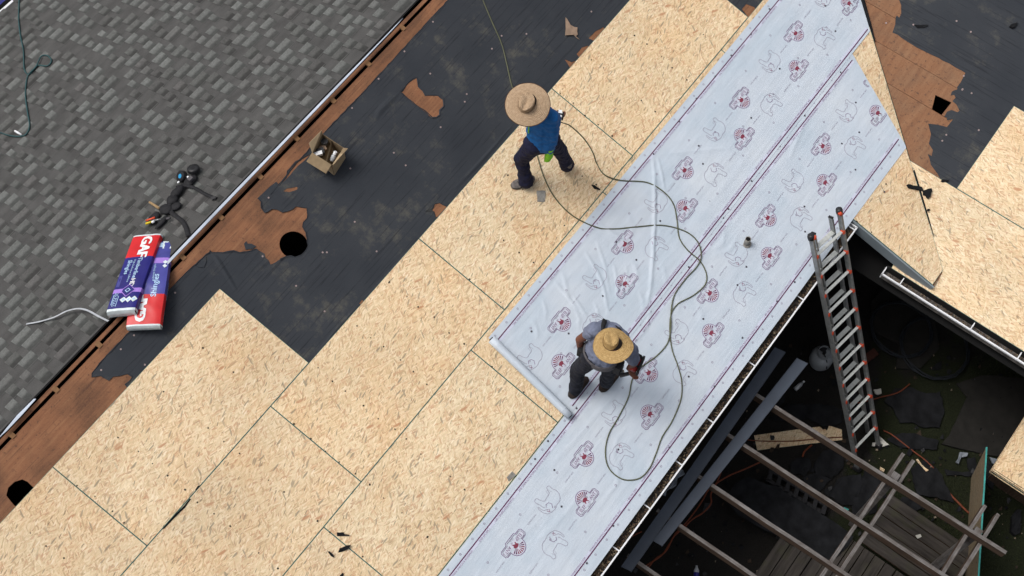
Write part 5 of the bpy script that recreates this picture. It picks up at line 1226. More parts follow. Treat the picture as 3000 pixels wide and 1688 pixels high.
face_bits(PA, headc, fw, V((.1, 0, 1)))
sd_ = fw.cross(V((0, 0, 1))).normalized()
capsules('shirt', [(pel - V((0, 0, .03)), chest, .130, .135), (pel + sd_ * .05 - V((0, 0, .03)), chest + sd_ * .065, .118, .118), (pel - sd_ * .05 - V((0, 0, .03)), chest - sd_ * .065, .118, .118), (chest + sd_ * .06, shL, .105, .076), (chest - sd_ * .06, shR, .105, .076), (chest, neck - V((0, 0, .03)), .12, .075), (shL, elL, .072, .058), (elL, wrL + (elL - wrL) * .12, .058, .042), (shR, elR, .072, .058), (elR, wrR + (elR - wrR) * .12, .058, .044)], ['bluejersey'], PA, .009, 3, .011, 14, 3)
capsules('trousers', [(hipF, kF, .108, .082), (kF, kF.lerp(aF, .5), .080, .074), (kF.lerp(aF, .5), aF.lerp(kF, .02), .074, .085), (hipR, kR, .108, .082), (kR, kR.lerp(aR, .5), .080, .072), (kR.lerp(aR, .5), aR - V((0, 0, .02)), .072, .082), (hipF, hipR, .122, .122), (pel - V((0, 0, .04)), pel, .12, .118)], ['navyjeans'], PA, .009, 3, .012, 12, 5)
capsules('glove', hL + [(wrL + (elL - wrL) * .2, wrL, .042, .038), (wrL, wrL - V((.01, 0, .06)), .040, .048), (wrL - V((.01, 0, .06)), wrL - V((.03, .0, .10)), .044, .038)], ['limeglove'], PA, .006, 3)
def roofpt(x, y): return MP(*pm(x, y), .001)
toeF = roofpt(1497, 548); hlF = toeF + (roofpt(1548, 530) - toeF).normalized() * .285; foot(PA, hlF, toeF, NM, .285, .108, 'shoe')
toeR = roofpt(1653, 490); hlR = toeR + (at(1668, 474, .17) - toeR).normalized() * .25; foot(PA, hlR, toeR, V((1, .3, .5)) * -1, .25, .10, 'shoe')
tov = (CAM - headc).normalized(); hat(PA, at(1545.5, 306, 1.60), (V((0, 0, 1)) * .55 + tov * .5), V((.9, .25, 0)), .232, 'straw_a', .010, (.108, .084, .080), off=(.005, .012), seed=2.1)
mb = MB(); a = at(1551, 372, 1.2); 
capsules('vest_trim', [(at(1549, 372, 1.24), at(1548, 390, 1.10), .009, .008)], ['limeglove'], PA, .006, 2)
# nail gun held behind the hip
GT = thing('nail_gun', gunp - V((0, 0, .1)), 'white and black nail gun held by the person in blue', 'nail gun')
gx = (onz(1645, 340, gunp.z) - onz(1612, 335, gunp.z)).normalized(); gy = V((0, 0, 1)).cross(gx).normalized()
c = onz(1631, 339, gunp.z)
mb = MB(); mb.box(c, gx * .062, gy * .030, V((0, 0, .035))); mb.box(c + gx * .03 + gy * .03, gx * .02, gy * .03, V((0, 0, .03))); mb.obj('housing', M['white'], GT)
mb = MB(); mb.box(c + gy * .004 + V((0, 0, .037)), gx * .058, gy * .009, V((0, 0, .004))); mb.box(c + gx * .066 + gy * .004, gx * .008, gy * .030, V((0, 0, .038))); mb.obj('trim', M['black'], GT)
mb = MB(); mb.tube([c - gy * .03, c - gy * .075 + gx * .012, c - gy * .105 + gx * .03], [.018, .020, .020], 10); mb.obj('grip', M['black'], GT, True)
mb = MB(); mb.tube([c - gx * .062, c - gx * .10], [.018, .012], 10); mb.obj('nose', M['alu'], GT)
mb = MB(); mb.lathe([(.001, -.02), (.042, -.02), (.042, .02), (.001, .02)], Matrix.Translation(c - gx * .05 + V((0, 0, -.05))), 18, 0, False); mb.obj('magazine', M['darkplastic'], GT)

# --- worker in grey, bending forward
z0 = -.647
PB = thing('person', MP(*pm(1735, 1120)), 'person in grey tee and dark jeans bending forward on the white sheet', 'person')
hipL, hipR = at(1735, 1046, .84), at(1783, 1046, .84); kL, kR = at(1694, 1083, .48), at(1786, 1082, .47); aL, aR = at(1686, 1138, .11), at(1776, 1118, .11)
fw = V((-.72, -.66, 0)).normalized(); pel = (hipL + hipR) / 2 + V((0, 0, .05)); chest = at(1790, 985, 1.13); neck = at(1797, 1000, 1.26)
shL, shR = at(1742, 966, 1.22), at(1846, 1026, 1.17); elL, wrL = at(1698, 995, 1.0), at(1700, 1026, .80); elR, wrR = at(1858, 1062, .98), at(1843, 1079, .80); headc = at(1797, 1014, 1.31)
hdir = V((-.62, -.57, -.35)).normalized(); hup = V((.25, .2, .9)).normalized(); hup = (hup - hdir * hup.dot(hdir)).normalized()
hL = hand(wrL, V((.35, -.5, -.8)), V((.5, .2, 0)), 1, .9); hR = hand(wrR, V((-.1, -.6, -.6)), V((0, .3, 1)), -1, 1.1)
capsules('body', [(hipL, kL, .082, .058), (kL, aL, .056, .042), (hipR, kR, .082, .058), (kR, aR, .056, .042), (hipL, hipR, .10, .10), (pel, chest, .088, .095), (chest, neck, .09, .05), (neck, headc, .055, .06), (shL, shR, .052, .052), (shL, elL, .054, .044), (elL, wrL, .043, .030), (shR, elR, .054, .044), (elR, wrR, .043, .030)] + hL + hR + head_caps(headc, hdir, hup), ['skin'], PB, .008, 3)
face_bits(PB, headc, hdir, hup)
sd_ = (shR - shL).normalized()
capsules('shirt', [(pel, chest, .135, .145), (pel + sd_ * .06, chest + sd_ * .085, .122, .125), (pel - sd_ * .06, chest - sd_ * .085, .122, .125), (chest + sd_ * .07, shR, .11, .082), (chest - sd_ * .07, shL, .11, .082), (chest, neck - V((0, 0, .04)), .13, .08), (shL, shL.lerp(elL, .36), .078, .072), (shR, shR.lerp(elR, .75), .078, .068)], ['greytee'], PB, .009, 3, .011, 14, 9)
capsules('trousers', [(hipL, kL, .112, .086), (kL, kL.lerp(aL, .55), .084, .074), (kL.lerp(aL, .55), aL, .074, .078), (hipR, kR, .112, .086), (kR, kR.lerp(aR, .55), .084, .074), (kR.lerp(aR, .55), aR, .074, .078), (hipL, hipR, .125, .125), (pel - V((0, 0, .05)), pel, .125, .12)], ['greyjeans'], PB, .009, 3, .012, 12, 4)
mb = MB(); e1 = sd_; e2 = V((0, 0, 1)).cross(e1).normalized(); vs = []; n_ = 40
for k in range(n_ + 1):
    a = 2 * math.pi * k / n_; c = pel + V((0, 0, .015)) + e1 * .195 * math.cos(a) + e2 * .152 * math.sin(a) + V((.0, 0, .03 * math.sin(a)))
    vs += [c - V((0, 0, .042)), c + V((0, 0, .042)), c * 1.0 + (c - pel) * -.08 + V((0, 0, .045))]
mb.add(vs, [(3 * k + j, 3 * k + j + 1, 3 * k + j + 4, 3 * k + j + 3) for k in range(n_) for j in (0, 1)]); mb.obj('tool_belt', M['belt'], PB, True)
for kx, ky, sz, m in ((-.205, -.02, .07, 'black'), (-.17, .10, .06, 'black'), (.21, .02, .075, 'black'), (.16, .11, .06, 'black')):
    c = pel + e1 * kx + e2 * ky - V((0, 0, .09)); mb = MB(); mb.box(c, e1 * sz * .5, e2 * sz * .75, V((0, 0, sz * 1.2))); mb.obj('belt_pouch', M[m], PB)
bk = V((.45, .40, .80)).normalized()
for sg, p in ((-1, shL), (1, shR)):
    p1 = neck.lerp(p, .55); pts = smooth_path([p1 + V((-.09, -.09, -.02)), p1 + V((-.03, -.03, .085)), p1 + bk * .105, chest + sd_ * sg * .07 + bk * .155, pel + sd_ * sg * .06 + bk * .15 + V((0, 0, .06))], 6); vs = []
    for i, q_ in enumerate(pts):
        vs += [q_ - sd_ * .022, q_ + sd_ * .022, q_ + sd_ * .022 - bk * .02, q_ - sd_ * .022 - bk * .02]
    mb = MB(); mb.add(vs, [(i * 4 + k, i * 4 + (k + 1) % 4, i * 4 + 4 + (k + 1) % 4, i * 4 + 4 + k) for i in range(len(pts) - 1) for k in range(4)]); mb.obj('harness_strap', M['black'], PB, True)
mb = MB(); c = pel - e1 * .20 + e2 * .03 + V((0, 0, .03)); mb.tube([c, c + V((-.03, .02, .10))], [.014, .016], 10); mb.obj('white_handle', M['white'], PB, True)
def wpt(x, y): a, s = pm(x, y); return MP(a, s, H(a, s) + .004)
toe = wpt(1667, 1166); hl_ = toe + (wpt(1706, 1122) - toe).normalized() * .295; foot(PB, hl_, toe, NM, .295, .112, 'boot', high=.085, name='boot')
toe = wpt(1757, 1147); hl_ = toe + (wpt(1798, 1102) - toe).normalized() * .295; foot(PB, hl_, toe, NM, .295, .112, 'boot', high=.085, name='boot')
for a_, k_ in ((aL, kL), (aR, kR)): capsules('boot_shaft', [(a_ + (k_ - a_) * .10, a_ - V((0, 0, .05)), .062, .060)], ['boot'], PB, .010, 2)
tov = (CAM - headc).normalized(); hat(PB, at(1797, 1012, 1.365), V((.34, .22, 1)).normalized() * .75 + tov * .35, V((.8, .75, 0)), .200, 'straw_b', .022, (.098, .080, .090), edge='straw_b', band=True, off=(.035, .02), seed=.6, dent=.022)
# red and black nail gun in the right hand
gp = onz(1862, 1066, z0 + .86)
GT = thing('nail_gun', gp - V((0, 0, .15)), 'red and black nail gun held by the bending person in grey', 'nail gun')
gx = (onz(1870, 1050, gp.z) - onz(1855, 1085, gp.z)).normalized(); gy = V((0, 0, 1)).cross(gx).normalized(); c = gp
mb = MB(); mb.tube([c + gx * -.085 + V((0, 0, .0)), c - gx * .04, c + gx * .05, c + gx * .085], [.036, .047, .050, .034], 16); mb.obj('housing', M['red'], GT, True)
mb = MB(); mb.tube([c + gx * .055 + V((0, 0, .004)), c + gx * .10], [.053, .040], 16); mb.tube([c - gx * .045, c - gx * .022], [.052, .052], 16); mb.box(c - gy * .055, gx * .10, gy * .012, V((0, 0, .045))); mb.obj('trim', M['black'], GT)
a = onz(1838, 1082, gp.z - .08); mb = MB(); mb.tube([c - gx * .02, (c + a) / 2, a], [.022, .020, .020], 10); mb.obj('grip', M['black'], GT, True)
a = onz(1815, 1100, gp.z - .14); mb = MB(); mb.beam(onz(1862, 1088, gp.z - .1), a, .035, .03); mb.obj('magazine', M['darkplastic'], GT)
a, b = onz(1813, 1090, gp.z - .13), onz(1824, 1086, gp.z - .1); mb = MB(); mb.beam(a, b, .03, .03); mb.obj('steel_tip', M['alu'], GT)
M['darkred'] = plain('dark_red_shell', (.20, .012, .010), .4, .2, 20); [setattr(c_.data, 'name', 'housing') or c_.data.materials.__setitem__(0, M['darkred']) for c_ in GT.children if c_.name.startswith('housing')]
M['tubing'] = plain('black_tubing', (.012, .015, .020), .6, .2, 6)
# ------------------------------------------------------------------ ladder
LT = thing('ladder', onz(2488, 1380, ZG), 'aluminium multi position ladder with orange rung ends leaning on the gutter', 'ladder')
lc = V((5.477, -3.551, -.668)); lth, laz, lrd = .522, -1.886, -.09
ld = V((math.sin(lth) * math.cos(laz), math.sin(lth) * math.sin(laz), -math.cos(lth))); le = V((math.cos(lrd), math.sin(lrd), 0)); le = (le - ld * le.dot(ld)).normalized()
ln = le.cross(ld).normalized()
if ln.y > 0: ln = -ln                                            # away from the house
sp_, w0, w1 = .306, .488, .444
LEN = (lc.z - ZG - .02) / math.cos(lth)
def wat(s): return w0 + (w1 - w0) * s / (11 * sp_)
def rail(sg, top, bot, woff, noff, name, dep=.062, wdt=.026):
    a = lc - ld * top + le * sg * (wat(-top) / 2 - woff) + ln * noff + le * (.035 if noff else 0); b = lc + ld * bot + le * sg * (wat(bot) / 2 - woff) + ln * noff + le * (.035 if noff else 0); d = (b - a).normalized(); s = ln.cross(d).normalized()
    mb = MB(); mb.box((a + b) / 2, (b - a) / 2, s * wdt / 2, ln * dep / 2); mb.obj(name, M['alu'], LT); return a, b
for sg in (-1, 1):
    a, b = rail(sg, .30, LEN - .02, -.012, 0, 'outer_rail')
    mb = MB(); mb.tube([a + ld * .03, a - ld * .01, a - ld * .035], [.040, .042, .036], 14); mb.obj('rubber_foot', M['darkplastic'], LT, True)
    mb = MB(); mb.tube([a + ld * .03 - le * sg * .012 + ln * .03, a - ld * .01 - le * sg * .035 + ln * .03], [.024, .020], 10); mb.obj('lock_knob', M['red'], LT, True)
    a, b = rail(sg, .22, LEN - .30, .085 if sg < 0 else .085, -.085, 'inner_rail', .055, .024)
    mb = MB(); mb.box(a - ld * .003, ld * .006, (ln.cross(ld)).normalized() * .015, ln * .030); mb.box(a - ld * .010, ld * .003, (ln.cross(ld)).normalized() * .008, ln * .022); mb.obj('end_cap', M['darkplastic'], LT)
    mb = MB(); p = lc + ld * (LEN - .03) + le * sg * (wat(LEN) / 2 + .012); mb.box(p, ld * .03, le * .03, ln * .05); mb.obj('rubber_foot', M['darkplastic'], LT)
tn = (V((0, 0, 1)) - le * V((0, 0, 1)).dot(le)).normalized(); tf = le.cross(tn).normalized()
for i in range(12):
    c = lc + ld * sp_ * i; hw = wat(sp_ * i) / 2
    mb = MB(); mb.box(c, le * hw, tf * .017, tn * .013); 
    for k in (-.008, .008): mb.box(c + tn * .014 + tf * k, le * (hw - .02), tf * .002, tn * .001)
    mb.obj('rung', M['alu_tread'], LT)
    for sg in (-1, 1):
        mb = MB(); p = c + le * sg * (hw + .001) + ln * .012; mb.box(p, le * .014, ld * .022, ln * .024); mb.obj('rung_collar', M['red'], LT)
    if i < 11:
        c2 = lc + ld * (sp_ * i - .005) - ln * .085; hw = wat(sp_ * i) / 2 - .10
        mb = MB(); c2 = c2 + le * .035; mb.box(c2, le * (hw + .03), tf * .027, tn * .010)
        for k in (-.018, -.006, .006, .018): mb.box(c2 + tn * .011 + tf * k, le * hw, tf * .002, tn * .0012)
        mb.obj('rung', M['alu_tread'], LT)

# ------------------------------------------------------------------ pergola, loose metal lengths
PG = thing('pergola', (2.6, -5.6, ZG), 'weathered timber pergola frame standing beside the house', 'pergola')
ZP = -1.70; RX = (3.86, 3.23, 2.61, 2.00, 1.38, .77, .15)
def plank(a, b, w_, h, name, par, top='timber', side='timber_side', seed=0):
    mb = MB(); a, b = V(a), V(b); d = (b - a); L = d.length; d.normalize(); s = d.cross(V((0, 0, 1))).normalized(); n_ = max(2, int(L / .5)); r = random.Random(seed); rows = []
    for i in range(n_ + 1):
        c = a + d * L * i / n_ + s * r.uniform(-.003, .003) + V((0, 0, r.uniform(-.002, .002))); rows.append([c - s * w_ / 2, c + s * w_ / 2, c + s * w_ / 2 - V((0, 0, h)), c - s * w_ / 2 - V((0, 0, h))])
    for i in range(n_):
        A_, B_ = rows[i], rows[i + 1]; u0, u1 = L * i / n_ + seed * 3.7, L * (i + 1) / n_ + seed * 3.7
        for k, m in ((0, 0), (1, 1), (2, 1), (3, 1)):
            k2 = (k + 1) % 4; mb.add([A_[k], A_[k2], B_[k2], B_[k]], [(0, 3, 2, 1)] if False else [(0, 1, 2, 3)], m, [(u0, k * .2), (u0, k * .2 + .06), (u1, k * .2 + .06), (u1, k * .2)])
    mb.add(rows[0], [(0, 3, 2, 1)], 0, [(0, 0), (.05, 0), (.05, .1), (0, .1)]); mb.add(rows[-1], [(0, 1, 2, 3)], 0, [(0, 0), (.05, 0), (.05, .1), (0, .1)])
    return mb.obj(name, [M[top], M[side]], par)
for i, x in enumerate(RX): plank((x + (-.02 if i == 0 else 0), -3.68 - .03 * (i % 3), ZP), (x + .10, -7.06 if i < 2 else -7.3, ZP), .042, .14, 'rafter', PG, seed=i + 1)
for k, (y, x1) in enumerate(((-5.56, 4.33), (-5.70, 4.33), (-6.62, 4.36), (-6.79, 4.36))): plank((-1.2, y, ZP - .143), (x1, y - .005, ZP - .143), .042, .14, 'crossbeam', PG, seed=20 + k)
for y in (-5.63, -6.705):
    for x in (4.02, .9):
        mb = MB(); mb.box((x, y, (ZP - .10 + ZG) / 2), (.044, 0, 0), (0, .044, 0), (0, 0, (ZP - .10 - ZG) / 2)); mb.obj('post', M['timber'], PG)
for nm, lab, (a0, a1, b0, b1) in (('metal_strip', 'charcoal metal length nearer the gutter, laid over the pergola rafters', ((2270.5, 1018), (2301, 1032), (1820, 1661), (1848, 1674))), ('metal_strip', 'charcoal metal length farther from the gutter, laid over the pergola rafters', ((2335, 1050), (2366, 1065), (1913, 1585), (1934, 1597)))):
    z = ZP + .012 if '1018' in str(a0) else ZP + .016
    p = [onz(*q_, z) for q_ in (a0, a1, b1, b0)]; p[2] = p[2] + (p[2] - p[3]) * (.05 if '1018' in str(a0) else .25)
    T = thing(nm, (p[0] + p[2]) / 2, lab, 'metal strip')
    mb = MB(); mb.add(p + [q_ + V((0, 0, .004)) for q_ in p], [(0, 1, 2, 3), (7, 6, 5, 4), (0, 4, 5, 1), (1, 5, 6, 2), (2, 6, 7, 3), (3, 7, 4, 0)]); mb.obj('flat_face', M['flash'], T)
    mb = MB(); a, b = p[1], p[2]; mb.beam(a + V((0, 0, .008)), b + V((0, 0, .008)), .006, .05); a, b = p[0], p[3]; mb.beam(a + V((0, 0, .012)), b + V((0, 0, .012)), .006, .02); mb.obj('folded_edge', M['flash'], T)

# ------------------------------------------------------------------ deck and slatted pallet
DK = thing('deck', (2.5, -7.0, ZG), 'dark weathered plank deck under the pergola', 'deck'); ZD = ZG + .22
t4 = lambda *pts: tl(2250, 1125, pts); t3_ = lambda *pts: tl(1500, 1125, pts)
pl_y = [((880, 880), (1400, 1195)), ((850, 975), (1380, 1300)), ((800, 1070), (1330, 1400)), ((770, 1140), (1240, 1449)), ((720, 1185), (1080, 1430))]
e = [onz(*t4(p)[0], ZD) for p in (pl_y[0][0], pl_y[0][1])]
yy0, yy1 = e[0].y, e[1].y - .3; xx = (e[0].x + e[1].x) / 2
for k in range(5): plank((xx - k * .155 + .02, yy0, ZD), (xx - k * .155 + .02, yy1, ZD), .142, .035, 'deck_board', DK, 'deck', 'timber_side', 40 + k)
x_end = xx - 4 * .155 - .10
for k in range(24):
    y = -5.05 - k * .155; 
    plank((-2.0, y, ZD + .004), (x_end, y, ZD + .004), .142, .035, 'deck_board', DK, 'deck', 'timber_side', 60 + k)
mb = MB(); mb.box((1.0, -6.9, ZG + .08), (2.4, 0, 0), (0, 1.9, 0), (0, 0, .07)); mb.obj('deck_frame', M['wall'], DK)
def ground_sheet(name, pts, z, th_, mat, label, cat, seed=0, amp=.02, group=None, curl=.0):
    pl = rough(rough([tuple(onz(*p, z).xy) for p in pts], .16, amp * 1.8, seed), .05, amp * .5, seed + 1); mb = MB()
    mb.slab(lambda a, b, h: V((a, b, z + h + .012 * noise.noise(V((a * 5, b * 5, seed))) + curl * .05 * max(0, noise.noise(V((a * 2.3, b * 2.3, seed + 5)))))), pl, -.012, th_, 0, 0)
    return tag(mb.obj(name, M[mat]), label, cat, group)
ground_sheet('felt_mat', t4((-10, 755), (60, 770), (180, 850), (380, 960), (520, 1060), (640, 1150), (600, 1230), (470, 1345), (380, 1290), (0, 1120), (-220, 1000), (-330, 860), (-260, 760), (-150, 700)), ZD + .03, .004, 'scrap', 'large dark felt mat spread over the deck', 'mat', 1, .015)
PT = thing('pallet', onz(*t4((220, 800))[0], ZG), 'black slatted pallet under the second pergola rafter', 'pallet')
for (x, y) in ((20, 680), (85, 725), (150, 770), (215, 815), (285, 855), (355, 905), (425, 940)):
    a, b = [onz(*q_, ZG + .16) for q_ in t4((x + 12, y - 42), (x - 12, y + 40))]
    mb = MB(); mb.beam(a, b, .055, .03); mb.obj('slat', M['black'], PT)
a, b = [onz(*q_, ZG + .12) for q_ in t4((10, 640), (440, 915))]; mb = MB(); mb.beam(a, b, .05, .09); mb.obj('stringer', M['black'], PT)
a, b = [onz(*q_, ZG + .12) for q_ in t4((-10, 715), (420, 975))]; mb = MB(); mb.beam(a, b, .05, .09); mb.obj('stringer', M['black'], PT)

# ------------------------------------------------------------------ boards in the yard
pl = [onz(*p, ZG + .03) for p in t4((-105, 388), (110, 358), (275, 335), (390, 322), (415, 345), (430, 340), (445, 352), (460, 313), (556, 345), (560, 422), (240, 460), (-81, 500))]
T = thing('board_offcut', onz(*t4((200, 420))[0], ZG), 'long pale board offcut lying on the ground behind the ladder foot', 'board')
mb = MB(); mb.slab(lambda a, b, h: V((a, b, ZG + .03 + h)), [tuple(p.xy) for p in pl], -.012, 0, 0, 1, uvo=(3, 3)); mb.obj('panel', [M['osb'], M['osb_edge']], T)
T = thing('standing_board', onz(2860, 1500, ZG), 'brownish sheathing board standing on edge with a teal top edge', 'board')
a, b = onz(2889, 1310, ZG + 1.20), onz(2862, 1740, ZG + 1.20); a0, b0 = onz(2845, 1400, ZG), onz(2800, 1740, ZG); d = (b - a).normalized(); hz = V((d.y, -d.x, 0)).normalized()
b0 = V((b.x, b.y, ZG)) + (a0 - V((a.x, a.y, ZG)))
nn = (b - a).cross(a0 - a).normalized() * .012
mb = MB(); mb.add([a, b, b0, a0, a + nn, b + nn, b0 + nn, a0 + nn], [(0, 1, 2, 3), (7, 6, 5, 4), (0, 3, 7, 4), (1, 5, 6, 2)], 0, [(0, 0), (2.4, 0), (2.4, 1.2), (0, 1.2)] * 2); mb.obj('panel', [M['osb_shaded']], T)
mb = MB(); u = V((0, 0, .004)); mb.add([a - nn * .3 + u, b - nn * .3 + u, b + nn * 1.3 + u, a + nn * 1.3 + u, a - nn * .3 - u, b - nn * .3 - u, b + nn * 1.3 - u, a + nn * 1.3 - u], [(0, 1, 2, 3), (4, 7, 6, 5), (0, 4, 5, 1), (2, 6, 7, 3), (0, 3, 7, 4), (1, 5, 6, 2)]); mb.obj('painted_edge', M['teal'], T)
zs = -2.9; T = thing('board_stack', onz(2990, 1350, ZG), 'stack of pale sheathing boards at the right edge of the yard', 'board stack')
c0 = onz(2911, 1374, zs)
for k in range(12):
    j = .012 * math.sin(k * 2.3) * (1 if k else 0); z = zs - k * .013
    mb = MB(); mb.slab(lambda a, b, h: V((a, b, z + h)), [(c0.x + j, c0.y - j), (c0.x + 2.44 + j, c0.y - j), (c0.x + 2.44 + j, c0.y - 1.22 - j), (c0.x + j, c0.y - 1.22 - j)], -.0115, 0, 0, 1); mb.obj('board', [M['osb'], M['osb_side']], T)
for k in range(3):
    mb = MB(); mb.box((c0.x + .35 + k * .85, c0.y - .61, (zs - .16 + ZG) / 2), (.05, 0, 0), (0, .5, 0), (0, 0, (zs - .158 - ZG) / 2)); mb.obj('trestle', M['timber_side'], T)

# ------------------------------------------------------------------ yard clutter
ground_sheet('concrete_pad', t4((1310, 455), (1420, 280), (1500, 100), (1420, 0), (1600, -60), (1930, -40), (1930, 300), (1860, 430), (1790, 560), (1600, 520)), ZG + .03, .02, 'pad', 'grey brown concrete pad right of the ladder', 'pad', 2, .01)
ground_sheet('concrete_pad', tl(2250, 563, [(770, 830), (900, 690), (1060, 720), (1250, 940), (1290, 1180), (1150, 1330), (960, 1330), (1000, 1150), (800, 1060)]), ZG + .03, .02, 'pad', 'rounded concrete pad under the wing gutter', 'pad', 3, .01)
SC_ = [((0, 260), (140, 140), (330, 160), (560, 200), (560, 300), (420, 320), (280, 250), (150, 290)), ((160, 590), (220, 555), (310, 560), (330, 620), (290, 700), (170, 670)), ((340, 600), (420, 500), (560, 480), (575, 640), (480, 710), (370, 680)), ((260, 710), (360, 680), (480, 715), (380, 810), (300, 790)),
       ((460, 850), (530, 720), (690, 680), (700, 760), (640, 920), (560, 910)), ((640, 990), (660, 800), (740, 640), (860, 700), (880, 780), (700, 980)), ((870, 130), (960, 40), (1300, 60), (1330, 200), (1290, 330), (1000, 290)), ((900, 420), (1010, 370), (1290, 430), (1270, 490), (1130, 500), (1000, 470)),
       ((1080, 640), (1190, 560), (1310, 690), (1400, 900), (1270, 860), (1120, 840)), ((950, 900), (1010, 850), (1120, 850), (1160, 940), (1060, 985)), ((1500, 560), (1570, 550), (1590, 720), (1510, 690)), ((1650, 560), (1720, 640), (1700, 800), (1640, 740)), ((1330, 640), (1520, 660), (1530, 690), (1340, 690)), ((620, 60), (760, 80), (820, 260), (680, 240)), ((0, 70), (120, 60), (130, 140), (20, 190))]
W_ = ['left of the ladder foot, widest of the dark pieces', 'on the grass, small and rounded below the pale offcut', 'under the first pergola rafter, large and ragged', 'just above the black slatted pallet', 'between the first two pergola rafters, pointed at its top', 'long and narrow, beside the near crossbeams', 'broad and flat right of the ladder rungs', 'right of the ladder foot by the white paper', 'tall and crumpled, next to the far crossbeam ends', 'small, beside the deck boards at the grass', 'next to the standing board on its left', 'next to the standing board on its right', 'thin strip across the grass left of the standing board', 'behind the lower ladder rungs', 'under the charcoal metal lengths at the yard edge']
for i, (p, w_) in enumerate(zip(SC_, W_)): ground_sheet('felt_scrap', t4(*p), ZG + .035 + .004 * (i % 3), .006, 'scrap', 'torn black felt ' + w_, 'scrap', 30 + i, .025, None, .8)
def gp_(x, y, h=.012): return onz(*tl(2250, 1125, [(x, y)])[0], ZG + h)
def g3(x, y, h=.012): return onz(*tl(1500, 1125, [(x, y)])[0], ZG + h)
tube_obj('extension_cord', 'orange', [gp_(*p, .05) for p in ((1070, 0), (980, 65), (850, 100), (780, 120), (700, 140), (620, 145))], .008, 'orange cord running right from the middle of the ladder', 'cord')
tube_obj('extension_cord', 'orange', [gp_(*p, .05) for p in ((560, 400), (400, 410), (200, 430), (0, 432), (-120, 425), (-260, 405))], .007, 'orange cord lying along the pale board offcut', 'cord')
tube_obj('extension_cord', 'orange', [gp_(*p, .05) for p in ((870, 350), (930, 380), (1010, 440), (1100, 510), (1180, 570), (1250, 635))], .009, 'orange cord stretching from the ladder foot to the felt', 'cord')
tube_obj('extension_cord', 'orange', [gp_(*p, .03) for p in ((1365, 820), (1400, 860), (1440, 900), (1500, 960), (1560, 1010))], .014, 'orange red cord in the grass left of the standing board', 'cord')
tube_obj('extension_cord', 'orange', [g3(*p, .28) for p in ((1870, 590), (1760, 640), (1640, 690), (1540, 750), (1480, 800), (1440, 870), (1380, 960), (1300, 1060), (1230, 1130), (1190, 1200), (1130, 1290), (1040, 1350), (1010, 1370))], .010, 'orange cord bundle hanging through the pergola rafters', 'cord')
tube_obj('extension_cord', 'orange', [g3(*p, .28) for p in ((1600, 600), (1570, 680), (1540, 750), (1500, 830), (1500, 900), (1440, 970), (1360, 1020), (1290, 1090), (1220, 1150), (1160, 1260), (1080, 1320), (1030, 1380))], .010, 'second orange cord strand twisting beside the cord bundle', 'cord')
tube_obj('extension_cord', 'orange', [g3(*p, .05) for p in ((980, 1112), (930, 1135), (880, 1165), (840, 1180))], .009, 'short orange cord showing between gutter and charcoal metal', 'cord')
tube_obj('extension_cord', 'orange', [gp_(*p, .03) for p in ((330, 460), (280, 505), (258, 550))], .012, 'short orange cord curl on the grass below the pale offcut', 'cord')
for i, (cx, cy, rx, lab) in enumerate(((1000, 1040, .95, 'coil of dark tubing on the concrete pad under the wing gutter'), (1250, 1180, 1.05, 'coil of dark tubing farther right in the shade of the wing'))):
    c = onz(2250 + cx / 2.5733, 563 + cy / 2.5733, ZG + .06); pts = []
    for k in range(60): a = k * .33; rr = rx * .42 * (1 + .05 * math.sin(k * .9)); pts.append(c + V((rr * math.cos(a), rr * math.sin(a) * 1.05, .02 + .012 * (k // 19))))
    mb = MB(); mb.tube(pts, .010, 7); tag(mb.obj('tubing_coil', M['tubing'], None, True), lab, 'tubing coil')
c = onz(2405, 1052, ZG + .15)
T = thing('gas_cylinder', V((c.x, c.y, ZG)), 'round white gas cylinder on the dark ground left of the ladder', 'gas cylinder')
mb = MB(); mb.lathe([(.09, 0), (.13, .03), (.155, .10), (.158, .22), (.14, .29), (.09, .325), (.03, .335), (.001, .336)], Matrix.Translation(V((c.x, c.y, ZG))), 28, 0, False); M['cylw'] = plain('scuffed_white_paint', (.30, .32, .34), .45, .15, 9); mb.obj('tank', M['cylw'], T, True)
mb = MB()
for k in range(14):
    a0, a1 = k * .32, (k + 1) * .32; mb.box(V((c.x, c.y, ZG + .37)) + V((math.cos(a0 + .16), math.sin(a0 + .16), 0)) * .085, V((-math.sin(a0 + .16), math.cos(a0 + .16), 0)) * .0145, V((math.cos(a0 + .16), math.sin(a0 + .16), 0)) * .003, V((0, 0, .045)))
mb.obj('collar', M['cylw'], T)
mb = MB(); mb.tube([V((c.x, c.y, ZG + .33)), V((c.x, c.y, ZG + .40))], [.02, .022], 10); mb.box((c.x + .06, c.y + .05, ZG + .36), (.05, 0, 0), (0, .05, 0), (0, 0, .012)); mb.obj('valve', M['black'], T)
mb = MB(); p = V((c.x, c.y, ZG)); mb.tube([p + V((-.01, -.02, .34)), p + V((-.06, -.09, .315)), p + V((-.10, -.14, .20))], .008, 6); mb.obj('cable', M['black'], T, True)
r = random.Random(33); mb = MB()                                 # loose litter of the tear-off
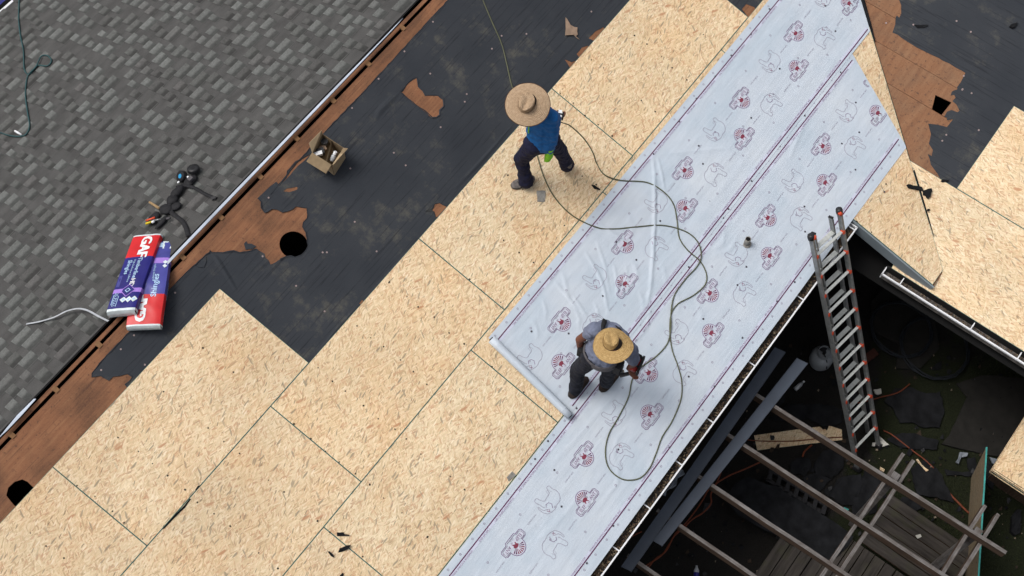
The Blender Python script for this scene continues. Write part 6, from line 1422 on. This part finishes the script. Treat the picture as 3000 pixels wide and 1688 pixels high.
for i in range(1500):
    x, y = r.uniform(1.0, 8.0), r.uniform(-9.2, -3.6)
    if noise.noise(V((x * .9, y * .9, 7))) < -.12 and r.random() < .7: continue
    sz = r.uniform(.012, .055) if r.random() < .85 else r.uniform(.05, .11); a0 = r.uniform(0, 6.28); kk = r.choice((0, 0, 0, 0, 1, 1, 2, 3)); n_ = r.choice((3, 4, 4, 5)); zz = ZG + r.uniform(.008, .05)
    if kk == 2: sz *= .5
    mb.add([(x + sz * r.uniform(.5, 1.1) * math.cos(a0 + k * 6.283 / n_), y + sz * r.uniform(.3, .9) * math.sin(a0 + k * 6.283 / n_), zz + r.uniform(-.006, .02)) for k in range(n_)], [tuple(range(n_))], kk)
M['litter_brown'] = plain('brown_litter', (.030, .020, .013), .9, .4, 30); M['litter_pale'] = plain('pale_chips', (.16, .13, .095), .9, .3, 30); M['litter_grey'] = plain('grey_granules', (.030, .030, .032), .95, .4, 30)
tag(mb.obj('yard_litter', [M['scrap'], M['litter_brown'], M['litter_pale'], M['litter_grey']], kind='stuff'), 'dark litter of felt bits and chips strewn over the yard', 'litter')
r = random.Random(3)
mb = MB(); a = onz(2250 + 770 / 2.5733, 563 + 1235 / 2.5733, ZG + .05); mb.box(a, V((.10, -.03, 0)), V((.02, .05, 0)), V((0, 0, .03))); tag(mb.obj('brick', M['brick']), 'single red brick on the dark ground right of the ladder', 'brick')
def bits(pts, mat, label, cat, name, h=.02, sd=0):
    pl = rough([tuple(gp_(*p).xy) for p in pts], .05, .006, sd); mb = MB(); mb.slab(lambda a, b, hh: V((a, b, ZG + .06 + hh + .12 * (noise.noise(V((a * 9, b * 9, sd)))) * .3)), pl, -h, h * .2, 0, 0); return tag(mb.obj(name, M[mat]), label, cat)
bits([(815, 400), (835, 405), (905, 468), (860, 478), (825, 475)], 'paper', 'white triangle of paper at the ladder foot', 'paper', 'paper_scrap', sd=1)
bits([(790, 55), (845, 42), (850, 80), (820, 92), (800, 85)], 'paper', 'crumpled pale paper beside the ladder rungs', 'paper', 'paper_scrap', sd=2)
bits([(780, 452), (805, 450), (800, 478), (776, 475)], 'paper', 'small pale paper bit left of the white triangle', 'paper', 'paper_scrap', sd=3)
bits([(840, 635), (875, 650), (868, 668), (838, 655)], 'osb', 'pale wood chip beside the first pergola rafter', 'wood chip', 'wood_chip', sd=4)
bits([(1108, 580), (1118, 575), (1200, 660), (1185, 668)], 'osb', 'pale wood sliver right of the crossbeam ends', 'wood sliver', 'wood_sliver', sd=5)
bits([(1440, 520), (1500, 530), (1490, 555), (1450, 560), (1430, 610), (1405, 600), (1425, 570)], 'bag', 'bluish grey plastic scrap on the grass, left of the standing board', 'plastic scrap', 'plastic_scrap', sd=6)
bits([(1665, 560), (1720, 575), (1700, 620), (1680, 610)], 'bag', 'grey plastic scrap beside the board stack corner, upper one', 'plastic scrap', 'plastic_scrap', sd=7)
bits([(1690, 640), (1740, 670), (1755, 695), (1675, 700)], 'bag', 'grey plastic scrap beside the board stack corner, lower one', 'plastic scrap', 'plastic_scrap', sd=8)
pl = [(x, y) for x, y in ((1115, 1140), (1150, 1130), (1160, 1150), (1130, 1165))]
mb = MB(); q_ = [onz(*p, ZD + .03) for p in t4(*pl)]; mb.slab(lambda a, b, h: V((a, b, ZD + .012 + h)), [tuple(p.xy) for p in q_], -.006, .01, 0, 0); tag(mb.obj('paper_scrap', M['paper']), 'white paper bit on the deck boards', 'paper')
mb = MB(); q_ = [onz(*p, ZG + .06) for p in t4((570, 930), (610, 945), (600, 962), (575, 955))]; mb.slab(lambda a, b, h: V((a, b, ZG + .06 + h)), [tuple(p.xy) for p in q_], -.03, .01, 0, 0); tag(mb.obj('plastic_scrap', M['teal']), 'small teal plastic scrap beside the second pergola rafter', 'plastic scrap')
bits([(1870, 950), (1900, 960), (1890, 1130), (1850, 1150), (1820, 1120), (1830, 1000)], 'scrap', 'long black lump lying on the grass at the right edge', 'scrap', 'felt_scrap', .06, 9)
# plastic bag draped over the charcoal metal by the gutter, blue bottle under the pergola
pl = [onz(*p, -1.50) for p in t3_((1130, 830), (1120, 800), (1140, 740), (1190, 700), (1250, 640), (1290, 650), (1300, 680), (1250, 700), (1240, 760), (1170, 800), (1160, 840))]
T = thing('plastic_bag', pl[5] + V((0, 0, -.1)), 'crumpled grey plastic bag wedged against the gutter', 'plastic bag'); mb = MB(); pl2 = rough([tuple(p.xy) for p in pl], .03, .004, 4)
mb.slab(lambda a, b, h: V((a, b, -1.50 + h + .05 * noise.noise(V((a * 16, b * 16, 2))))), pl2, -.05, .0, 0, 0); mb.obj('film', M['bag'], T)
c = onz(*t3_((1390, 1435))[0], ZD + .05)
T = thing('bottle', c - V((0, 0, .05)), 'plastic bottle with blue label lying on the deck at the bottom edge', 'bottle'); d = V((.8, .5, 0)).normalized()
mb = MB(); mb.tube([c - d * .11, c - d * .10, c + d * .05, c + d * .09, c + d * .11], [.020, .033, .033, .014, .014], 14); mb.obj('bottle_body', M['glass'], T, True)
mb = MB(); mb.tube([c - d * .06, c + d * .02], [.0345, .0345], 14); mb.obj('bottle_label', M['bagnavy'], T)
# clear bottle in the grass beside the metal lengths
c = gp_(225, 12, .06); T = thing('bottle', c - V((0, 0, .05)), 'small clear bottle in the grass between metal lengths and ladder', 'bottle'); mb = MB(); mb.tube([c - V((.07, 0, 0)), c + V((.03, -.02, 0)), c + V((.08, -.03, 0))], [.03, .03, .012], 12); mb.obj('bottle_body', M['glass'], T, True)
mb = MB(); mb.tube([c + V((.08, -.03, 0)), c + V((.105, -.035, 0))], .014, 10); mb.obj('bottle_cap', M['white'], T)
# blue tarp beyond the far eave
mb = MB(); n_ = 24; x0, y0 = .5, 6.7
vs = [(x0 + 4.5 * i / n_, y0 + 4.0 * j / n_, -1.75 + .06 * noise.noise(V((i * .35, j * .35, 2)))) for i in range(n_ + 1) for j in range(n_ + 1)]
mb.add(vs, [(i * (n_ + 1) + j, (i + 1) * (n_ + 1) + j, (i + 1) * (n_ + 1) + j + 1, i * (n_ + 1) + j + 1) for i in range(n_) for j in range(n_)])
TT = thing('tarp_shelter', (2.7, 8.7, ZG), 'blue tarp stretched beyond the far eave in the corner', 'tarp'); mb.obj('sheet', M['tarp'], TT, True)
for x, y in ((.7, 6.9), (4.8, 6.9), (.7, 10.5), (4.8, 10.5)):
    mb = MB(); mb.tube([(x, y, ZG), (x, y, -1.74)], .02, 8); mb.obj('pole', M['alu'], TT)

# ------------------------------------------------------------------ families of look-alikes share a group
GROUPS = {'felt_scrap': 'black felt scraps', 'shingle_scrap': 'grey shingle scraps', 'extension_cord': 'orange extension cords', 'person': 'people working on the roof', 'underlayment_sheet': 'printed white roofing sheets', 'shingle_bundle': 'wrapped shingle bundles',
          'nail_gun': 'nail guns in the hands of the workers', 'metal_strip': 'charcoal metal lengths on the pergola', 'tape_roll': 'dark rolls by the tool belt', 'concrete_pad': 'concrete pads in the yard', 'tubing_coil': 'coils of tubing under the wing', 'bottle': 'plastic bottles',
          'paper_scrap': 'scraps of paper in the yard', 'plastic_scrap': 'scraps of plastic in the yard'}
for o in SC.objects:
    g = GROUPS.get(o.name.split('.')[0])
    if g and o.parent is None: o['group'] = g
